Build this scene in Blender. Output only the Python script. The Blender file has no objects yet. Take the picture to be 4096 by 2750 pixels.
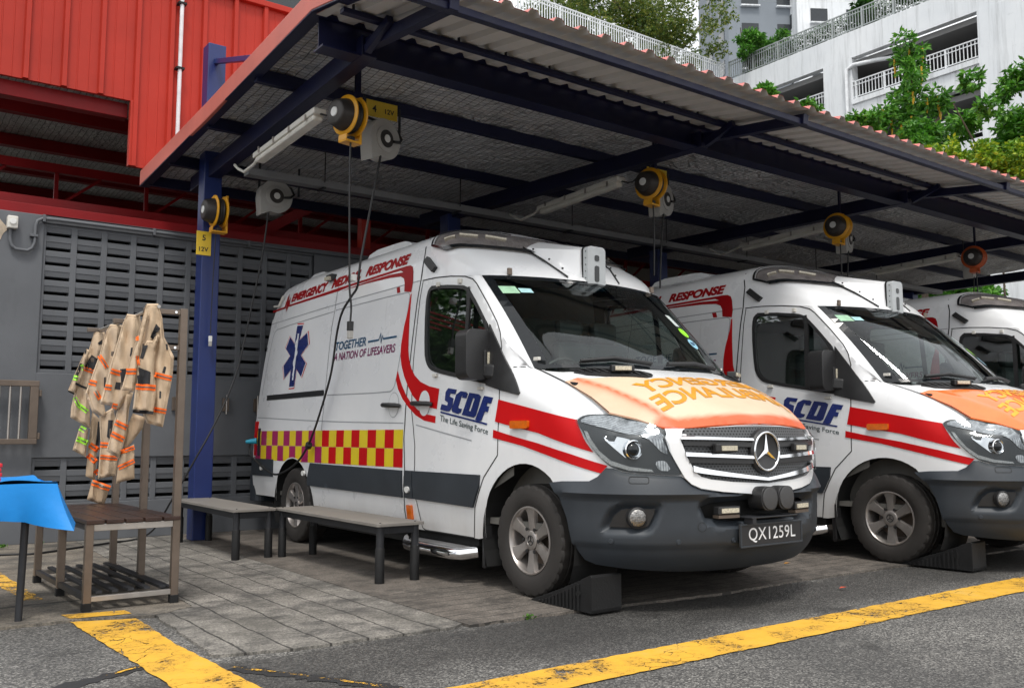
import bpy, bmesh, math, random
from mathutils import Vector, Matrix, geometry
random.seed(7)
S = bpy.context.scene
COL = S.collection
# ------------------------------------------------------------------ camera, sky, sun, exposure
cam = bpy.data.cameras.new("camera"); cam_o = bpy.data.objects.new("camera", cam); COL.objects.link(cam_o)
cam.sensor_width = 36.0; cam.lens = 32.08; cam.clip_end = 3000; cam.clip_start = 0.05
cam_o.location = (-4.493, -4.631, 1.0065)
cam_o.rotation_euler = (math.radians(95.713), 0, math.radians(-36.30))
S.camera = cam_o
SUN_EL, SUN_AZ = math.radians(62), math.radians(215)     # azimuth measured clockwise from +Y
w = bpy.data.worlds.new("World"); S.world = w; w.use_nodes = True
nt = w.node_tree; nt.nodes.clear()
sky = nt.nodes.new('ShaderNodeTexSky'); sky.sky_type = 'NISHITA'; sky.sun_disc = False
sky.sun_elevation = SUN_EL; sky.sun_rotation = SUN_AZ; sky.dust_density = 4; sky.air_density = 1.5
hs = nt.nodes.new('ShaderNodeHueSaturation'); hs.inputs['Saturation'].default_value = .35
cl = nt.nodes.new('ShaderNodeTexNoise'); cl.inputs['Scale'].default_value = 2.2; cl.inputs['Detail'].default_value = 6
tc = nt.nodes.new('ShaderNodeTexCoord')
rp = nt.nodes.new('ShaderNodeValToRGB')
rp.color_ramp.elements[0].position = .35; rp.color_ramp.elements[0].color = (8.5, 8.8, 9.2, 1)
rp.color_ramp.elements[1].position = .62; rp.color_ramp.elements[1].color = (12.5, 12.6, 12.6, 1)
mx = nt.nodes.new('ShaderNodeMix'); mx.data_type = 'RGBA'; mx.inputs[0].default_value = .85
bg = nt.nodes.new('ShaderNodeBackground'); bg.inputs['Strength'].default_value = .095
wo = nt.nodes.new('ShaderNodeOutputWorld')
nt.links.new(tc.outputs['Generated'], cl.inputs['Vector'])
nt.links.new(sky.outputs[0], hs.inputs['Color']); nt.links.new(cl.outputs[0], rp.inputs[0])
nt.links.new(hs.outputs[0], mx.inputs[6]); nt.links.new(rp.outputs[0], mx.inputs[7])
nt.links.new(mx.outputs[2], bg.inputs[0]); nt.links.new(bg.outputs[0], wo.inputs[0])
sun = bpy.data.lights.new("sun", 'SUN'); sun.energy = 1.5; sun.angle = math.radians(12); sun.color = (1, .96, .9)
sun_o = bpy.data.objects.new("sun", sun); COL.objects.link(sun_o); sun_o.location = (0, -20, 40)
sd = Vector((math.sin(SUN_AZ)*math.cos(SUN_EL), math.cos(SUN_AZ)*math.cos(SUN_EL), math.sin(SUN_EL)))
sun_o.rotation_euler = (-sd).to_track_quat('-Z', 'Y').to_euler()
S.view_settings.view_transform = 'Standard'; S.view_settings.look = 'None'
S.view_settings.exposure = 0.62; S.view_settings.gamma = 1.0
S.render.engine = 'CYCLES'
S.cycles.max_bounces = 8; S.cycles.diffuse_bounces = 4; S.cycles.glossy_bounces = 4
S.cycles.transparent_max_bounces = 12; S.cycles.transmission_bounces = 4
S.cycles.caustics_reflective = False; S.cycles.caustics_refractive = False
S.cycles.use_denoising = True

# ------------------------------------------------------------------ tags
def tag(o, label=None, cat=None, group=None, kind=None):
    if label: o['label'] = label
    if cat: o['category'] = cat
    if group: o['group'] = group
    if kind: o['kind'] = kind
    return o
def thing(name, label, cat, loc=(0, 0, 0), rz=0., group=None):
    o = bpy.data.objects.new(name, None); COL.objects.link(o)
    o.location = loc; o.rotation_euler = (0, 0, rz); o.empty_display_size = .1
    return tag(o, label, cat, group)
def copy_tree(o, parent=None):
    c = o.copy(); COL.objects.link(c)
    if parent is not None: c.parent = parent
    for ch in list(o.children): copy_tree(ch, c)
    return c

# ------------------------------------------------------------------ mesh builder
class MB:
    def __init__(s): s.v = []; s.f = []; s.m = []
    def add(s, v, f, m=0):
        b = len(s.v); s.v += [tuple(p) for p in v]
        for q in f: s.f.append(tuple(i+b for i in q)); s.m.append(m)
        return s
    def box(s, c, d, rz=0., m=0, R=None):
        x, y, z = d[0]/2, d[1]/2, d[2]/2
        pts = [Vector((a*x, b*y, e*z)) for e in (-1, 1) for b in (-1, 1) for a in (-1, 1)]
        if R is None: R = Matrix.Rotation(rz, 3, 'Z')
        pts = [R @ p + Vector(c) for p in pts]
        return s.add(pts, [(0, 2, 3, 1), (4, 5, 7, 6), (0, 1, 5, 4), (2, 6, 7, 3), (0, 4, 6, 2), (1, 3, 7, 5)], m)
    def span(s, a, b, m=0):
        return s.box([(i+j)/2 for i, j in zip(a, b)], [abs(j-i) for i, j in zip(a, b)], 0, m)
    def bar(s, p, q, w, h=None, m=0, up=(0, 0, 1)):
        p, q = Vector(p), Vector(q); h = h or w; d = (q-p); L = d.length; d.normalize()
        up = Vector(up)
        if abs(d.dot(up)) > .98: up = Vector((0, 1, 0))
        sx = d.cross(up).normalized(); sz = sx.cross(d)
        R = Matrix((sx, d, sz)).transposed()
        return s.box((p+q)/2, (w, L, h), 0, m, R)
    def cyl(s, p, q, r, n=14, r2=None, m=0, cap=True):
        p, q = Vector(p), Vector(q); d = (q-p).normalized(); r2 = r if r2 is None else r2
        u = d.orthogonal().normalized(); t = d.cross(u)
        v = []
        for c, rr in ((p, r), (q, r2)):
            for i in range(n):
                a = 2*math.pi*i/n; v.append(c+u*math.cos(a)*rr+t*math.sin(a)*rr)
        f = [(i, (i+1) % n, n+(i+1) % n, n+i) for i in range(n)]
        if cap: f += [tuple(range(n-1, -1, -1)), tuple(range(n, 2*n))]
        return s.add(v, f, m)
    def tube(s, pts, r, n=8, m=0, cap=True):
        pts = [Vector(p) for p in pts]; rs = r if isinstance(r, (list, tuple)) else [r]*len(pts)
        v = []; prev = None
        for i, p in enumerate(pts):
            d = (pts[min(i+1, len(pts)-1)]-pts[max(i-1, 0)]).normalized()
            u = d.orthogonal().normalized() if prev is None else (prev-d*prev.dot(d)).normalized()
            prev = u; t = d.cross(u)
            for k in range(n):
                a = 2*math.pi*k/n; v.append(p+(u*math.cos(a)+t*math.sin(a))*rs[i])
        f = []
        for i in range(len(pts)-1):
            for k in range(n): f.append((i*n+k, i*n+(k+1) % n, (i+1)*n+(k+1) % n, (i+1)*n+k))
        if cap: f += [tuple(range(n-1, -1, -1)), tuple(range((len(pts)-1)*n, len(pts)*n))]
        return s.add(v, f, m)
    def lathe(s, prof, o=(0, 0, 0), ax=(1, 0, 0), n=32, m=0, fn=None):
        """prof: (along axis, radius)"""
        ax = Vector(ax).normalized(); u = ax.orthogonal().normalized(); t = ax.cross(u); o = Vector(o); v = []
        for j, (h, r) in enumerate(prof):
            for i in range(n):
                a = 2*math.pi*i/n; rr = fn(j, i, r) if fn else r
                v.append(o+ax*h+(u*math.cos(a)+t*math.sin(a))*rr)
        f = []
        for j in range(len(prof)-1):
            for i in range(n): f.append((j*n+i, j*n+(i+1) % n, (j+1)*n+(i+1) % n, (j+1)*n+i))
        return s.add(v, f, m)
    def prism(s, poly, fn, a, b, m=0):
        """poly 2D list -> fn(p,q,h) 3D, extruded from h=a to h=b"""
        n = len(poly); v = [fn(x, y, a) for x, y in poly]+[fn(x, y, b) for x, y in poly]
        f = [(i, (i+1) % n, n+(i+1) % n, n+i) for i in range(n)]
        tr = geometry.tessellate_polygon([[Vector((x, y, 0)) for x, y in poly]])
        f += [tuple(t) for t in tr]+[tuple(n+i for i in reversed(t)) for t in tr]
        return s.add(v, f, m)
    def grid(s, fn, nu, nv, m=0):
        v = [fn(i/nu, j/nv) for j in range(nv+1) for i in range(nu+1)]
        f = [(j*(nu+1)+i, j*(nu+1)+i+1, (j+1)*(nu+1)+i+1, (j+1)*(nu+1)+i) for j in range(nv) for i in range(nu)]
        return s.add(v, f, m)
    def sheet(s, v2, tr, fn, off, thick=0., m=0):
        """conform a 2D triangulation with fn(a,b,off); with thickness it gets a skirt"""
        v = [fn(x, y, off) for x, y in v2]; f = [tuple(t) for t in tr]
        s.add(v, f, m)
        if thick:
            cnt = {}
            for t in f:
                for i in range(3):
                    e = (t[i], t[(i+1) % 3]); k = (min(e), max(e)); cnt.setdefault(k, []).append(e)
            for k, es in cnt.items():
                if len(es) == 1:
                    i, j = es[0]
                    s.add([v[i], v[j], fn(v2[j][0], v2[j][1], off-thick), fn(v2[i][0], v2[i][1], off-thick)], [(0, 3, 2, 1)], m)
        return s
    def mirror(s):
        n = len(s.v); s.v += [(-x, y, z) for x, y, z in s.v]
        s.f += [tuple(i+n for i in reversed(q)) for q in s.f]; s.m += s.m
        return s
    def build(s, name, mats, parent=None, smooth=None, bevel=0, fix=True, loc=None):
        me = bpy.data.meshes.new(name); me.from_pydata(s.v, [], s.f); me.update()
        mats = mats if isinstance(mats, (list, tuple)) else [mats]
        for q in mats: me.materials.append(q)
        if len(mats) > 1: me.polygons.foreach_set('material_index', s.m)
        if fix:
            bm = bmesh.new(); bm.from_mesh(me)
            bmesh.ops.remove_doubles(bm, verts=bm.verts, dist=2e-5)
            bmesh.ops.recalc_face_normals(bm, faces=bm.faces); bm.to_mesh(me); bm.free()
        if smooth is not None:
            me.polygons.foreach_set('use_smooth', [True]*len(me.polygons)); me.set_sharp_from_angle(angle=math.radians(smooth))
        o = bpy.data.objects.new(name, me); COL.objects.link(o)
        if parent is not None: o.parent = parent
        if loc is not None: o.location = loc
        if bevel:
            b = o.modifiers.new('bevel', 'BEVEL'); b.width = bevel; b.segments = 2; b.limit_method = 'ANGLE'; b.angle_limit = math.radians(40)
        return o

def inside(p, poly):
    x, y = p; r = False; j = len(poly)-1
    for i in range(len(poly)):
        xi, yi = poly[i]; xj, yj = poly[j]
        if (yi > y) != (yj > y) and x < (xj-xi)*(y-yi)/(yj-yi)+xi: r = not r
        j = i
    return r
def edist(p, poly):
    x, y = p; d = 1e9
    for i in range(len(poly)):
        x1, y1 = poly[i-1]; x2, y2 = poly[i]
        dx, dy = x2-x1, y2-y1; L = dx*dx+dy*dy
        t = 0 if L == 0 else min(1, max(0, ((x-x1)*dx+(y-y1)*dy)/L))
        d = min(d, (x-x1-t*dx)**2+(y-y1-t*dy)**2)
    return math.sqrt(d)
def resample(poly, step):
    out = []
    for i in range(len(poly)):
        a, b = poly[i], poly[(i+1) % len(poly)]
        n = max(1, int(math.ceil(math.hypot(b[0]-a[0], b[1]-a[1])/step)))
        for k in range(n): out.append((a[0]+(b[0]-a[0])*k/n, a[1]+(b[1]-a[1])*k/n))
    return out
def fill(poly, step, holes=(), step_y=None):
    sy = step_y or step
    loops = [resample(poly, step)]+[resample(h, step) for h in holes]
    vs = []; es = []
    for lp in loops:
        b = len(vs); n = len(lp); vs += lp; es += [(b+i, b+(i+1) % n) for i in range(n)]
    x0, x1 = min(p[0] for p in poly), max(p[0] for p in poly); y0, y1 = min(p[1] for p in poly), max(p[1] for p in poly)
    gx = [x0+i*step for i in range(1, int((x1-x0)/step)+1)]
    gy = [y0+i*sy for i in range(1, int((y1-y0)/sy)+1)]
    seg = [(lp[i-1], lp[i]) for lp in loops for i in range(len(lp))]
    cell = {}
    for a, b in seg:
        cell.setdefault((int(a[0]//step), int(a[1]//sy)), []).append(a)
    for x in gx:
        for y in gy:
            if not inside((x, y), poly) or any(inside((x, y), h) for h in holes): continue
            ci, cj = int(x//step), int(y//sy); near = False
            for di in (-1, 0, 1):
                for dj in (-1, 0, 1):
                    for q in cell.get((ci+di, cj+dj), ()):
                        if abs(q[0]-x) < step*.45 and abs(q[1]-y) < sy*.45: near = True
            if not near: vs.append((x, y))
    r = geometry.delaunay_2d_cdt([Vector(p) for p in vs], es, [], 0, 1e-6)
    v2 = [(p.x, p.y) for p in r[0]]; tr = []
    for t in r[2]:
        if len(t) != 3: continue
        c = (sum(v2[i][0] for i in t)/3, sum(v2[i][1] for i in t)/3)
        if inside(c, poly) and not any(inside(c, h) for h in holes): tr.append(tuple(t))
    return v2, tr
def rrect(x0, y0, x1, y1, r, n=4):
    o = []
    for cx, cy, a0 in ((x1-r, y1-r, 0), (x0+r, y1-r, 90), (x0+r, y0+r, 180), (x1-r, y0+r, 270)):
        for i in range(n+1):
            a = math.radians(a0+90*i/n); o.append((cx+r*math.cos(a), cy+r*math.sin(a)))
    return o
def circ(cx, cy, r, n=20, ry=None):
    return [(cx+r*math.cos(2*math.pi*i/n), cy+(ry or r)*math.sin(2*math.pi*i/n)) for i in range(n)]
def smooth_poly(pts, it=1, closed=True):
    for _ in range(it):
        o = []; n = len(pts)
        rng = range(n) if closed else range(n-1)
        if not closed: o.append(pts[0])
        for i in rng:
            a, b = pts[i], pts[(i+1) % n]
            o.append(tuple(.75*p+.25*q for p, q in zip(a, b))); o.append(tuple(.25*p+.75*q for p, q in zip(a, b)))
        if not closed: o.append(pts[-1])
        pts = o
    return pts
def ribbon(pts, wd, closed=False):
    """2D polyline -> (v2, tris) strip of width wd"""
    v = []; n = len(pts)
    for i, p in enumerate(pts):
        a = pts[max(0, i-1)] if not closed else pts[i-1]; b = pts[min(n-1, i+1)] if not closed else pts[(i+1) % n]
        dx, dy = b[0]-a[0], b[1]-a[1]; L = math.hypot(dx, dy) or 1
        nx, ny = -dy/L*wd/2, dx/L*wd/2
        v += [(p[0]+nx, p[1]+ny), (p[0]-nx, p[1]-ny)]
    f = []
    for i in range(n if closed else n-1):
        j = (i+1) % n; f += [(2*i, 2*i+1, 2*j+1), (2*i, 2*j+1, 2*j)]
    return v, f
def densify(pts, step):
    o = [pts[0]]
    for a, b in zip(pts, pts[1:]):
        n = max(1, int(math.hypot(b[0]-a[0], b[1]-a[1])/step))
        o += [(a[0]+(b[0]-a[0])*k/n, a[1]+(b[1]-a[1])*k/n) for k in range(1, n+1)]
    return o
def text2d(txt, bold=0., shear=0., space=1.):
    cu = bpy.data.curves.new("lettering", 'FONT'); cu.body = txt; cu.offset = bold; cu.shear = shear
    cu.resolution_u = 4; cu.space_character = space
    o = bpy.data.objects.new("lettering", cu); COL.objects.link(o)
    dg = bpy.context.evaluated_depsgraph_get(); dg.update()
    me = bpy.data.meshes.new_from_object(o.evaluated_get(dg))
    v = [(p.co.x, p.co.y) for p in me.vertices]; f = [tuple(p.vertices) for p in me.polygons]
    bpy.data.objects.remove(o); bpy.data.curves.remove(cu); bpy.data.meshes.remove(me)
    x0, x1 = min(p[0] for p in v), max(p[0] for p in v); y0, y1 = min(p[1] for p in v), max(p[1] for p in v)
    return [((x-x0)/(x1-x0), (y-y0)/(y1-y0)) for x, y in v], f
def slice2d(v, f, xs, ys):
    bm = bmesh.new(); vv = [bm.verts.new((x, y, 0)) for x, y in v]
    for q in f:
        try: bm.faces.new([vv[i] for i in q])
        except ValueError: pass
    for x in xs: bmesh.ops.bisect_plane(bm, geom=bm.verts[:]+bm.edges[:]+bm.faces[:], plane_co=(x, 0, 0), plane_no=(1, 0, 0))
    for y in ys: bmesh.ops.bisect_plane(bm, geom=bm.verts[:]+bm.edges[:]+bm.faces[:], plane_co=(0, y, 0), plane_no=(0, 1, 0))
    bmesh.ops.triangulate(bm, faces=bm.faces[:])
    bm.verts.index_update(); o = [(p.co.x, p.co.y) for p in bm.verts]; ff = [tuple(p.index for p in q.verts) for q in bm.faces]
    bm.free(); return o, ff

# ------------------------------------------------------------------ materials
def new_mat(name):
    m = bpy.data.materials.new(name); m.use_nodes = True; nt = m.node_tree
    return m, nt, nt.nodes['Principled BSDF'], nt.nodes['Material Output']
def N(nt, kind, **kw):
    n = nt.nodes.new(kind)
    for k, v in kw.items():
        if k in n.inputs.keys(): n.inputs[k].default_value = v
        else: setattr(n, k, v)
    return n
def math_n(nt, op, a, b=None, c=None):
    n = nt.nodes.new('ShaderNodeMath'); n.operation = op
    for i, x in enumerate((a, b, c)):
        if x is None: continue
        if isinstance(x, (int, float)): n.inputs[i].default_value = x
        else: nt.links.new(x, n.inputs[i])
    return n.outputs[0]
def ramp(nt, fac, stops):
    r = nt.nodes.new('ShaderNodeValToRGB'); el = r.color_ramp.elements
    while len(el) < len(stops): el.new(.5)
    for e, (p, c) in zip(el, stops):
        e.position = p; e.color = (c, c, c, 1) if isinstance(c, (int, float)) else (*c, 1)
    nt.links.new(fac, r.inputs[0]); return r.outputs[0]
def mixc(nt, fac, a, b):
    n = nt.nodes.new('ShaderNodeMix'); n.data_type = 'RGBA'
    for i, x in ((0, fac), (6, a), (7, b)):
        if isinstance(x, (int, float)): n.inputs[i].default_value = x
        elif isinstance(x, tuple): n.inputs[i].default_value = (*x, 1)
        else: nt.links.new(x, n.inputs[i])
    return n.outputs[2]
def coords(nt, scale=(1, 1, 1), rz=0.):
    t = nt.nodes.new('ShaderNodeTexCoord'); mp = nt.nodes.new('ShaderNodeMapping')
    mp.inputs['Scale'].default_value = scale; mp.inputs['Rotation'].default_value = (0, 0, rz); mp.inputs['Location'].default_value = (0, 0, .3717)
    nt.links.new(t.outputs['Object'], mp.inputs['Vector']); return mp.outputs[0]
def noise(nt, vec, scale, detail=5, rough=.55):
    n = N(nt, 'ShaderNodeTexNoise', Scale=scale, Detail=detail, Roughness=rough); nt.links.new(vec, n.inputs['Vector']); return n.outputs[0]
def bump(nt, bs, h, strength=.3, dist=.01):
    b = N(nt, 'ShaderNodeBump', Strength=strength, Distance=dist); nt.links.new(h, b.inputs['Height']); nt.links.new(b.outputs[0], bs.inputs['Normal'])
def mat(name, col, rough=.5, metal=0., var=.12, vscale=6., bmp=0., bscale=80., coat=0., dirt=None, emit=None):
    m, nt, b, out = new_mat(name)
    b.inputs['Roughness'].default_value = rough; b.inputs['Metallic'].default_value = metal
    b.inputs['Coat Weight'].default_value = coat; b.inputs['Coat Roughness'].default_value = .08
    v = coords(nt); nz = noise(nt, v, vscale, 6, .6)
    lo = tuple(c*(1-var) for c in col); hi = tuple(min(1, c*(1+var)) for c in col)
    c = ramp(nt, nz, [(.3, lo), (.7, hi)])
    if dirt:
        d = noise(nt, coords(nt, (1, 1, .35)), dirt[0], 8, .7); c = mixc(nt, ramp(nt, d, [(dirt[1], 0.), (dirt[1]+.25, dirt[3])]), c, dirt[2])
    nt.links.new(c, b.inputs['Base Color'])
    if rough > .12: nt.links.new(math_n(nt, 'MULTIPLY_ADD', nz, .18, rough-.09), b.inputs['Roughness'])
    if bmp: bump(nt, b, noise(nt, v, bscale, 4), bmp, .004)
    return m
# ------------------------------------------------------------------ special materials
def asphalt_mat():
    m, nt, b, out = new_mat('asphalt'); v = coords(nt)
    vo = N(nt, 'ShaderNodeTexVoronoi', Scale=125.); nt.links.new(v, vo.inputs['Vector'])
    sp = N(nt, 'ShaderNodeSeparateColor'); nt.links.new(vo.outputs['Color'], sp.inputs[0])
    c = ramp(nt, sp.outputs[0], [(0, (.030, .030, .030)), (.4, (.085, .081, .076)), (.75, (.17, .163, .15)), (1, (.36, .345, .32))])
    big = noise(nt, v, .9, 6, .6)
    c = mixc(nt, ramp(nt, big, [(.38, .55), (.62, 0.)]), c, (.035, .034, .034))
    oil = noise(nt, v, 2.1, 7, .68); c = mixc(nt, ramp(nt, oil, [(.60, 0.), (.68, .7)]), c, (.026, .025, .024))
    scf = noise(nt, coords(nt, (.35, 1.6, 1), .2), 2.6, 8, .72); c = mixc(nt, ramp(nt, scf, [(.56, 0.), (.70, .35)]), c, (.24, .23, .21))
    # damp dark band beside the concrete edge
    so = N(nt, 'ShaderNodeSeparateXYZ'); nt.links.new(v, so.inputs[0])
    wob = math_n(nt, 'MULTIPLY_ADD', noise(nt, v, 1.3, 4), .8, -.4)
    d = math_n(nt, 'ADD', so.outputs[1], wob)
    band = ramp(nt, math_n(nt, 'MULTIPLY_ADD', d, .5, 1.), [(.26, 0.), (.45, .8), (.75, .8), (.8, 0.)])
    c2 = mixc(nt, math_n(nt, 'MULTIPLY', band, .75), c, (.02, .019, .018))
    nt.links.new(c2, b.inputs['Base Color'])
    nt.links.new(math_n(nt, 'MULTIPLY_ADD', band, -.28, .82), b.inputs['Roughness'])
    bump(nt, b, vo.outputs['Distance'], .9, .006)
    return m
def slab_mat(name, axis, pitch, lo, hi, lim=None, groove=.035, stain=(.045, .042, .04)):
    """worn concrete with tooled grooves every pitch metres"""
    m, nt, b, out = new_mat(name); v = coords(nt)
    so = N(nt, 'ShaderNodeSeparateXYZ'); nt.links.new(v, so.inputs[0])
    w_ = math_n(nt, 'MULTIPLY_ADD', noise(nt, v, 3., 3), .05, -.025)
    p = math_n(nt, 'ADD', so.outputs[axis], w_)
    fr = math_n(nt, 'FRACT', math_n(nt, 'DIVIDE', p, pitch))
    gw = math_n(nt, 'MULTIPLY_ADD', noise(nt, v, 14., 4, .7), groove*2.6, -groove*.45)
    g = math_n(nt, 'LESS_THAN', math_n(nt, 'ABSOLUTE', math_n(nt, 'SUBTRACT', fr, .5)), gw)
    if lim is not None: g = math_n(nt, 'MULTIPLY', g, math_n(nt, 'LESS_THAN', so.outputs[1], lim))
    vs = coords(nt, (1, 1, 1) if axis == 0 else (.9, 1.2, 1))
    n1 = noise(nt, vs, 2.4, 9, .72); n2 = noise(nt, v, 75., 4, .7)
    c = ramp(nt, n1, [(.36, lo), (.60, hi)])
    st = noise(nt, coords(nt, (1, 1.3, 1)), 2.3, 10, .8)
    c = mixc(nt, ramp(nt, st, [(.46, 0.), (.60, .85)]), c, stain)
    c = mixc(nt, ramp(nt, n2, [(.38, .75), (.58, 0.)]), c, (.05, .048, .044))
    c = mixc(nt, math_n(nt, 'MULTIPLY', g, .88), c, (.022, .02, .018))
    nt.links.new(c, b.inputs['Base Color']); b.inputs['Roughness'].default_value = .88
    h = math_n(nt, 'SUBTRACT', math_n(nt, 'MULTIPLY', n2, .4), g); bump(nt, b, h, .7, .008)
    return m
def line_mat(lo=.415, hi=.47):
    m, nt, b, out = new_mat('road_paint_yellow'); v = coords(nt)
    n1 = noise(nt, v, 3.0, 8, .7); n2 = noise(nt, v, 70., 4, .6)
    c = ramp(nt, n1, [(.3, (.40, .22, .035)), (.55, (.66, .36, .028)), (.8, (.58, .38, .10))])
    nt.links.new(c, b.inputs['Base Color']); b.inputs['Roughness'].default_value = .7
    vo = N(nt, 'ShaderNodeTexVoronoi', Scale=7.); vo.feature = 'DISTANCE_TO_EDGE'
    wv = N(nt, 'ShaderNodeVectorMath', operation='ADD'); nt.links.new(v, wv.inputs[0])
    nn = N(nt, 'ShaderNodeTexNoise', Scale=9., Detail=4.); nt.links.new(v, nn.inputs['Vector'])
    sc = N(nt, 'ShaderNodeVectorMath', operation='SCALE'); sc.inputs['Scale'].default_value = .12
    nt.links.new(nn.outputs['Color'], sc.inputs[0]); nt.links.new(sc.outputs[0], wv.inputs[1]); nt.links.new(wv.outputs[0], vo.inputs['Vector'])
    crack = math_n(nt, 'MULTIPLY', math_n(nt, 'LESS_THAN', vo.outputs['Distance'], .016), ramp(nt, noise(nt, v, 1.1, 3), [(.52, 0.), (.58, 1.)]))
    wear = ramp(nt, math_n(nt, 'ADD', math_n(nt, 'MULTIPLY', n1, .65), math_n(nt, 'MULTIPLY', n2, .38)), [(lo, 1.), (hi, 0.)])
    a = math_n(nt, 'SUBTRACT', 1., math_n(nt, 'MAXIMUM', crack, wear))
    nt.links.new(a, b.inputs['Alpha']); bump(nt, b, n2, .4, .004)
    return m
def foil_mat():
    m, nt, b, out = new_mat('foil_insulation'); v = coords(nt)
    so = N(nt, 'ShaderNodeSeparateXYZ'); nt.links.new(v, so.inputs[0])
    def line(ax, pitch, wd):
        f = math_n(nt, 'FRACT', math_n(nt, 'DIVIDE', math_n(nt, 'ADD', so.outputs[ax], math_n(nt, 'MULTIPLY_ADD', noise(nt, v, 2.6, 2), .05, -.02)), pitch))
        return math_n(nt, 'LESS_THAN', f, wd)
    net = math_n(nt, 'MAXIMUM', line(0, .075, .10), line(1, .05, .12))
    n1 = noise(nt, v, 1.2, 8, .7); n2 = noise(nt, coords(nt, (1.6, .7, 1)), 9., 6, .75)
    cr1 = N(nt, 'ShaderNodeTexVoronoi', Scale=7.); wv = N(nt, 'ShaderNodeTexNoise', Scale=3., Detail=6.); nt.links.new(v, wv.inputs['Vector']); nt.links.new(wv.outputs['Color'], cr1.inputs['Vector'])
    c = ramp(nt, n1, [(.3, (.62, .62, .63)), (.7, (.97, .97, .98))])
    c = mixc(nt, math_n(nt, 'MULTIPLY', net, .75), c, (.03, .03, .035))
    nt.links.new(c, b.inputs['Base Color']); b.inputs['Metallic'].default_value = .25
    nt.links.new(ramp(nt, n2, [(.3, .28), (.7, .55)]), b.inputs['Roughness'])
    bump(nt, b, math_n(nt, 'ADD', math_n(nt, 'MULTIPLY', cr1.outputs['Distance'], 1.6), math_n(nt, 'SUBTRACT', n2, math_n(nt, 'MULTIPLY', net, .15))), 1., .06)
    return m
def white_paint():
    m, nt, b, out = new_mat('van_white'); v = coords(nt)
    so = N(nt, 'ShaderNodeSeparateXYZ'); nt.links.new(v, so.inputs[0])
    n = noise(nt, coords(nt, (1, 1, .3)), 5., 8, .7); n0 = noise(nt, v, 1.4, 6, .6)
    low = ramp(nt, math_n(nt, 'ADD', math_n(nt, 'MULTIPLY', so.outputs[2], -1.), math_n(nt, 'MULTIPLY', n, .35)), [(-.0, 0.), (1., 1.)])
    d = math_n(nt, 'MULTIPLY', ramp(nt, math_n(nt, 'SUBTRACT', math_n(nt, 'MULTIPLY', n, .6), so.outputs[2]), [(0., 0.), (.02, 1.)]), 0.0)
    c = ramp(nt, n0, [(.3, (.70, .71, .73)), (.7, (.80, .805, .81))])
    # road film on the lowest half metre and thin grime streaks
    zf = math_n(nt, 'SUBTRACT', .62+.3717, so.outputs[2])
    film = math_n(nt, 'MULTIPLY', ramp(nt, zf, [(0., 0.), (.35, 1.)]), ramp(nt, n, [(.3, .25), (.75, .9)]))
    c = mixc(nt, math_n(nt, 'MULTIPLY', film, .6), c, (.42, .36, .29))
    st = noise(nt, coords(nt, (9, 9, .8)), 2.2, 6, .65)
    c = mixc(nt, ramp(nt, st, [(.6, 0.), (.85, .28)]), c, (.40, .38, .36))
    nt.links.new(c, b.inputs['Base Color'])
    nt.links.new(ramp(nt, n0, [(.3, .24), (.7, .36)]), b.inputs['Roughness'])
    b.inputs['Coat Weight'].default_value = .5; b.inputs['Coat Roughness'].default_value = .06
    return m
def glass_mat(name, tint, refl=1.0, base=.04):
    m, nt, b, out = new_mat(name); nt.nodes.remove(b)
    tr = N(nt, 'ShaderNodeBsdfTransparent'); tr.inputs['Color'].default_value = (*tint, 1)
    gl = N(nt, 'ShaderNodeBsdfGlossy'); gl.inputs['Roughness'].default_value = .02; gl.inputs['Color'].default_value = (.95*refl, .98*refl, 1*refl, 1)
    fr = N(nt, 'ShaderNodeFresnel'); ge = N(nt, 'ShaderNodeNewGeometry'); nt.links.new(math_n(nt, 'MULTIPLY_ADD', ge.outputs['Backfacing'], 1/1.52-1.52, 1.52), fr.inputs['IOR'])
    mx = N(nt, 'ShaderNodeMixShader'); nt.links.new(math_n(nt, 'MAXIMUM', fr.outputs[0], base), mx.inputs[0]); nt.links.new(tr.outputs[0], mx.inputs[1]); nt.links.new(gl.outputs[0], mx.inputs[2])
    nt.links.new(mx.outputs[0], out.inputs['Surface'])
    return m
def dots_mat():
    m, nt, b, out = new_mat('perforated_black'); v = coords(nt)
    so = N(nt, 'ShaderNodeSeparateXYZ'); nt.links.new(v, so.inputs[0])
    row = math_n(nt, 'FLOOR', math_n(nt, 'DIVIDE', so.outputs[2], .017))
    sh = math_n(nt, 'MULTIPLY', math_n(nt, 'MODULO', row, 2.), .5)
    fx = math_n(nt, 'SUBTRACT', math_n(nt, 'FRACT', math_n(nt, 'ADD', math_n(nt, 'DIVIDE', so.outputs[0], .024), sh)), .5)
    fz = math_n(nt, 'SUBTRACT', math_n(nt, 'FRACT', math_n(nt, 'DIVIDE', so.outputs[2], .017)), .5)
    d = math_n(nt, 'ADD', math_n(nt, 'MULTIPLY', fx, fx), math_n(nt, 'MULTIPLY', fz, fz))
    h = math_n(nt, 'LESS_THAN', d, .085)
    nt.links.new(mixc(nt, h, (.085, .088, .092), (.004, .004, .004)), b.inputs['Base Color']); b.inputs['Roughness'].default_value = .5
    bump(nt, b, math_n(nt, 'SUBTRACT', 1., h), .6, .004)
    return m
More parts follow.
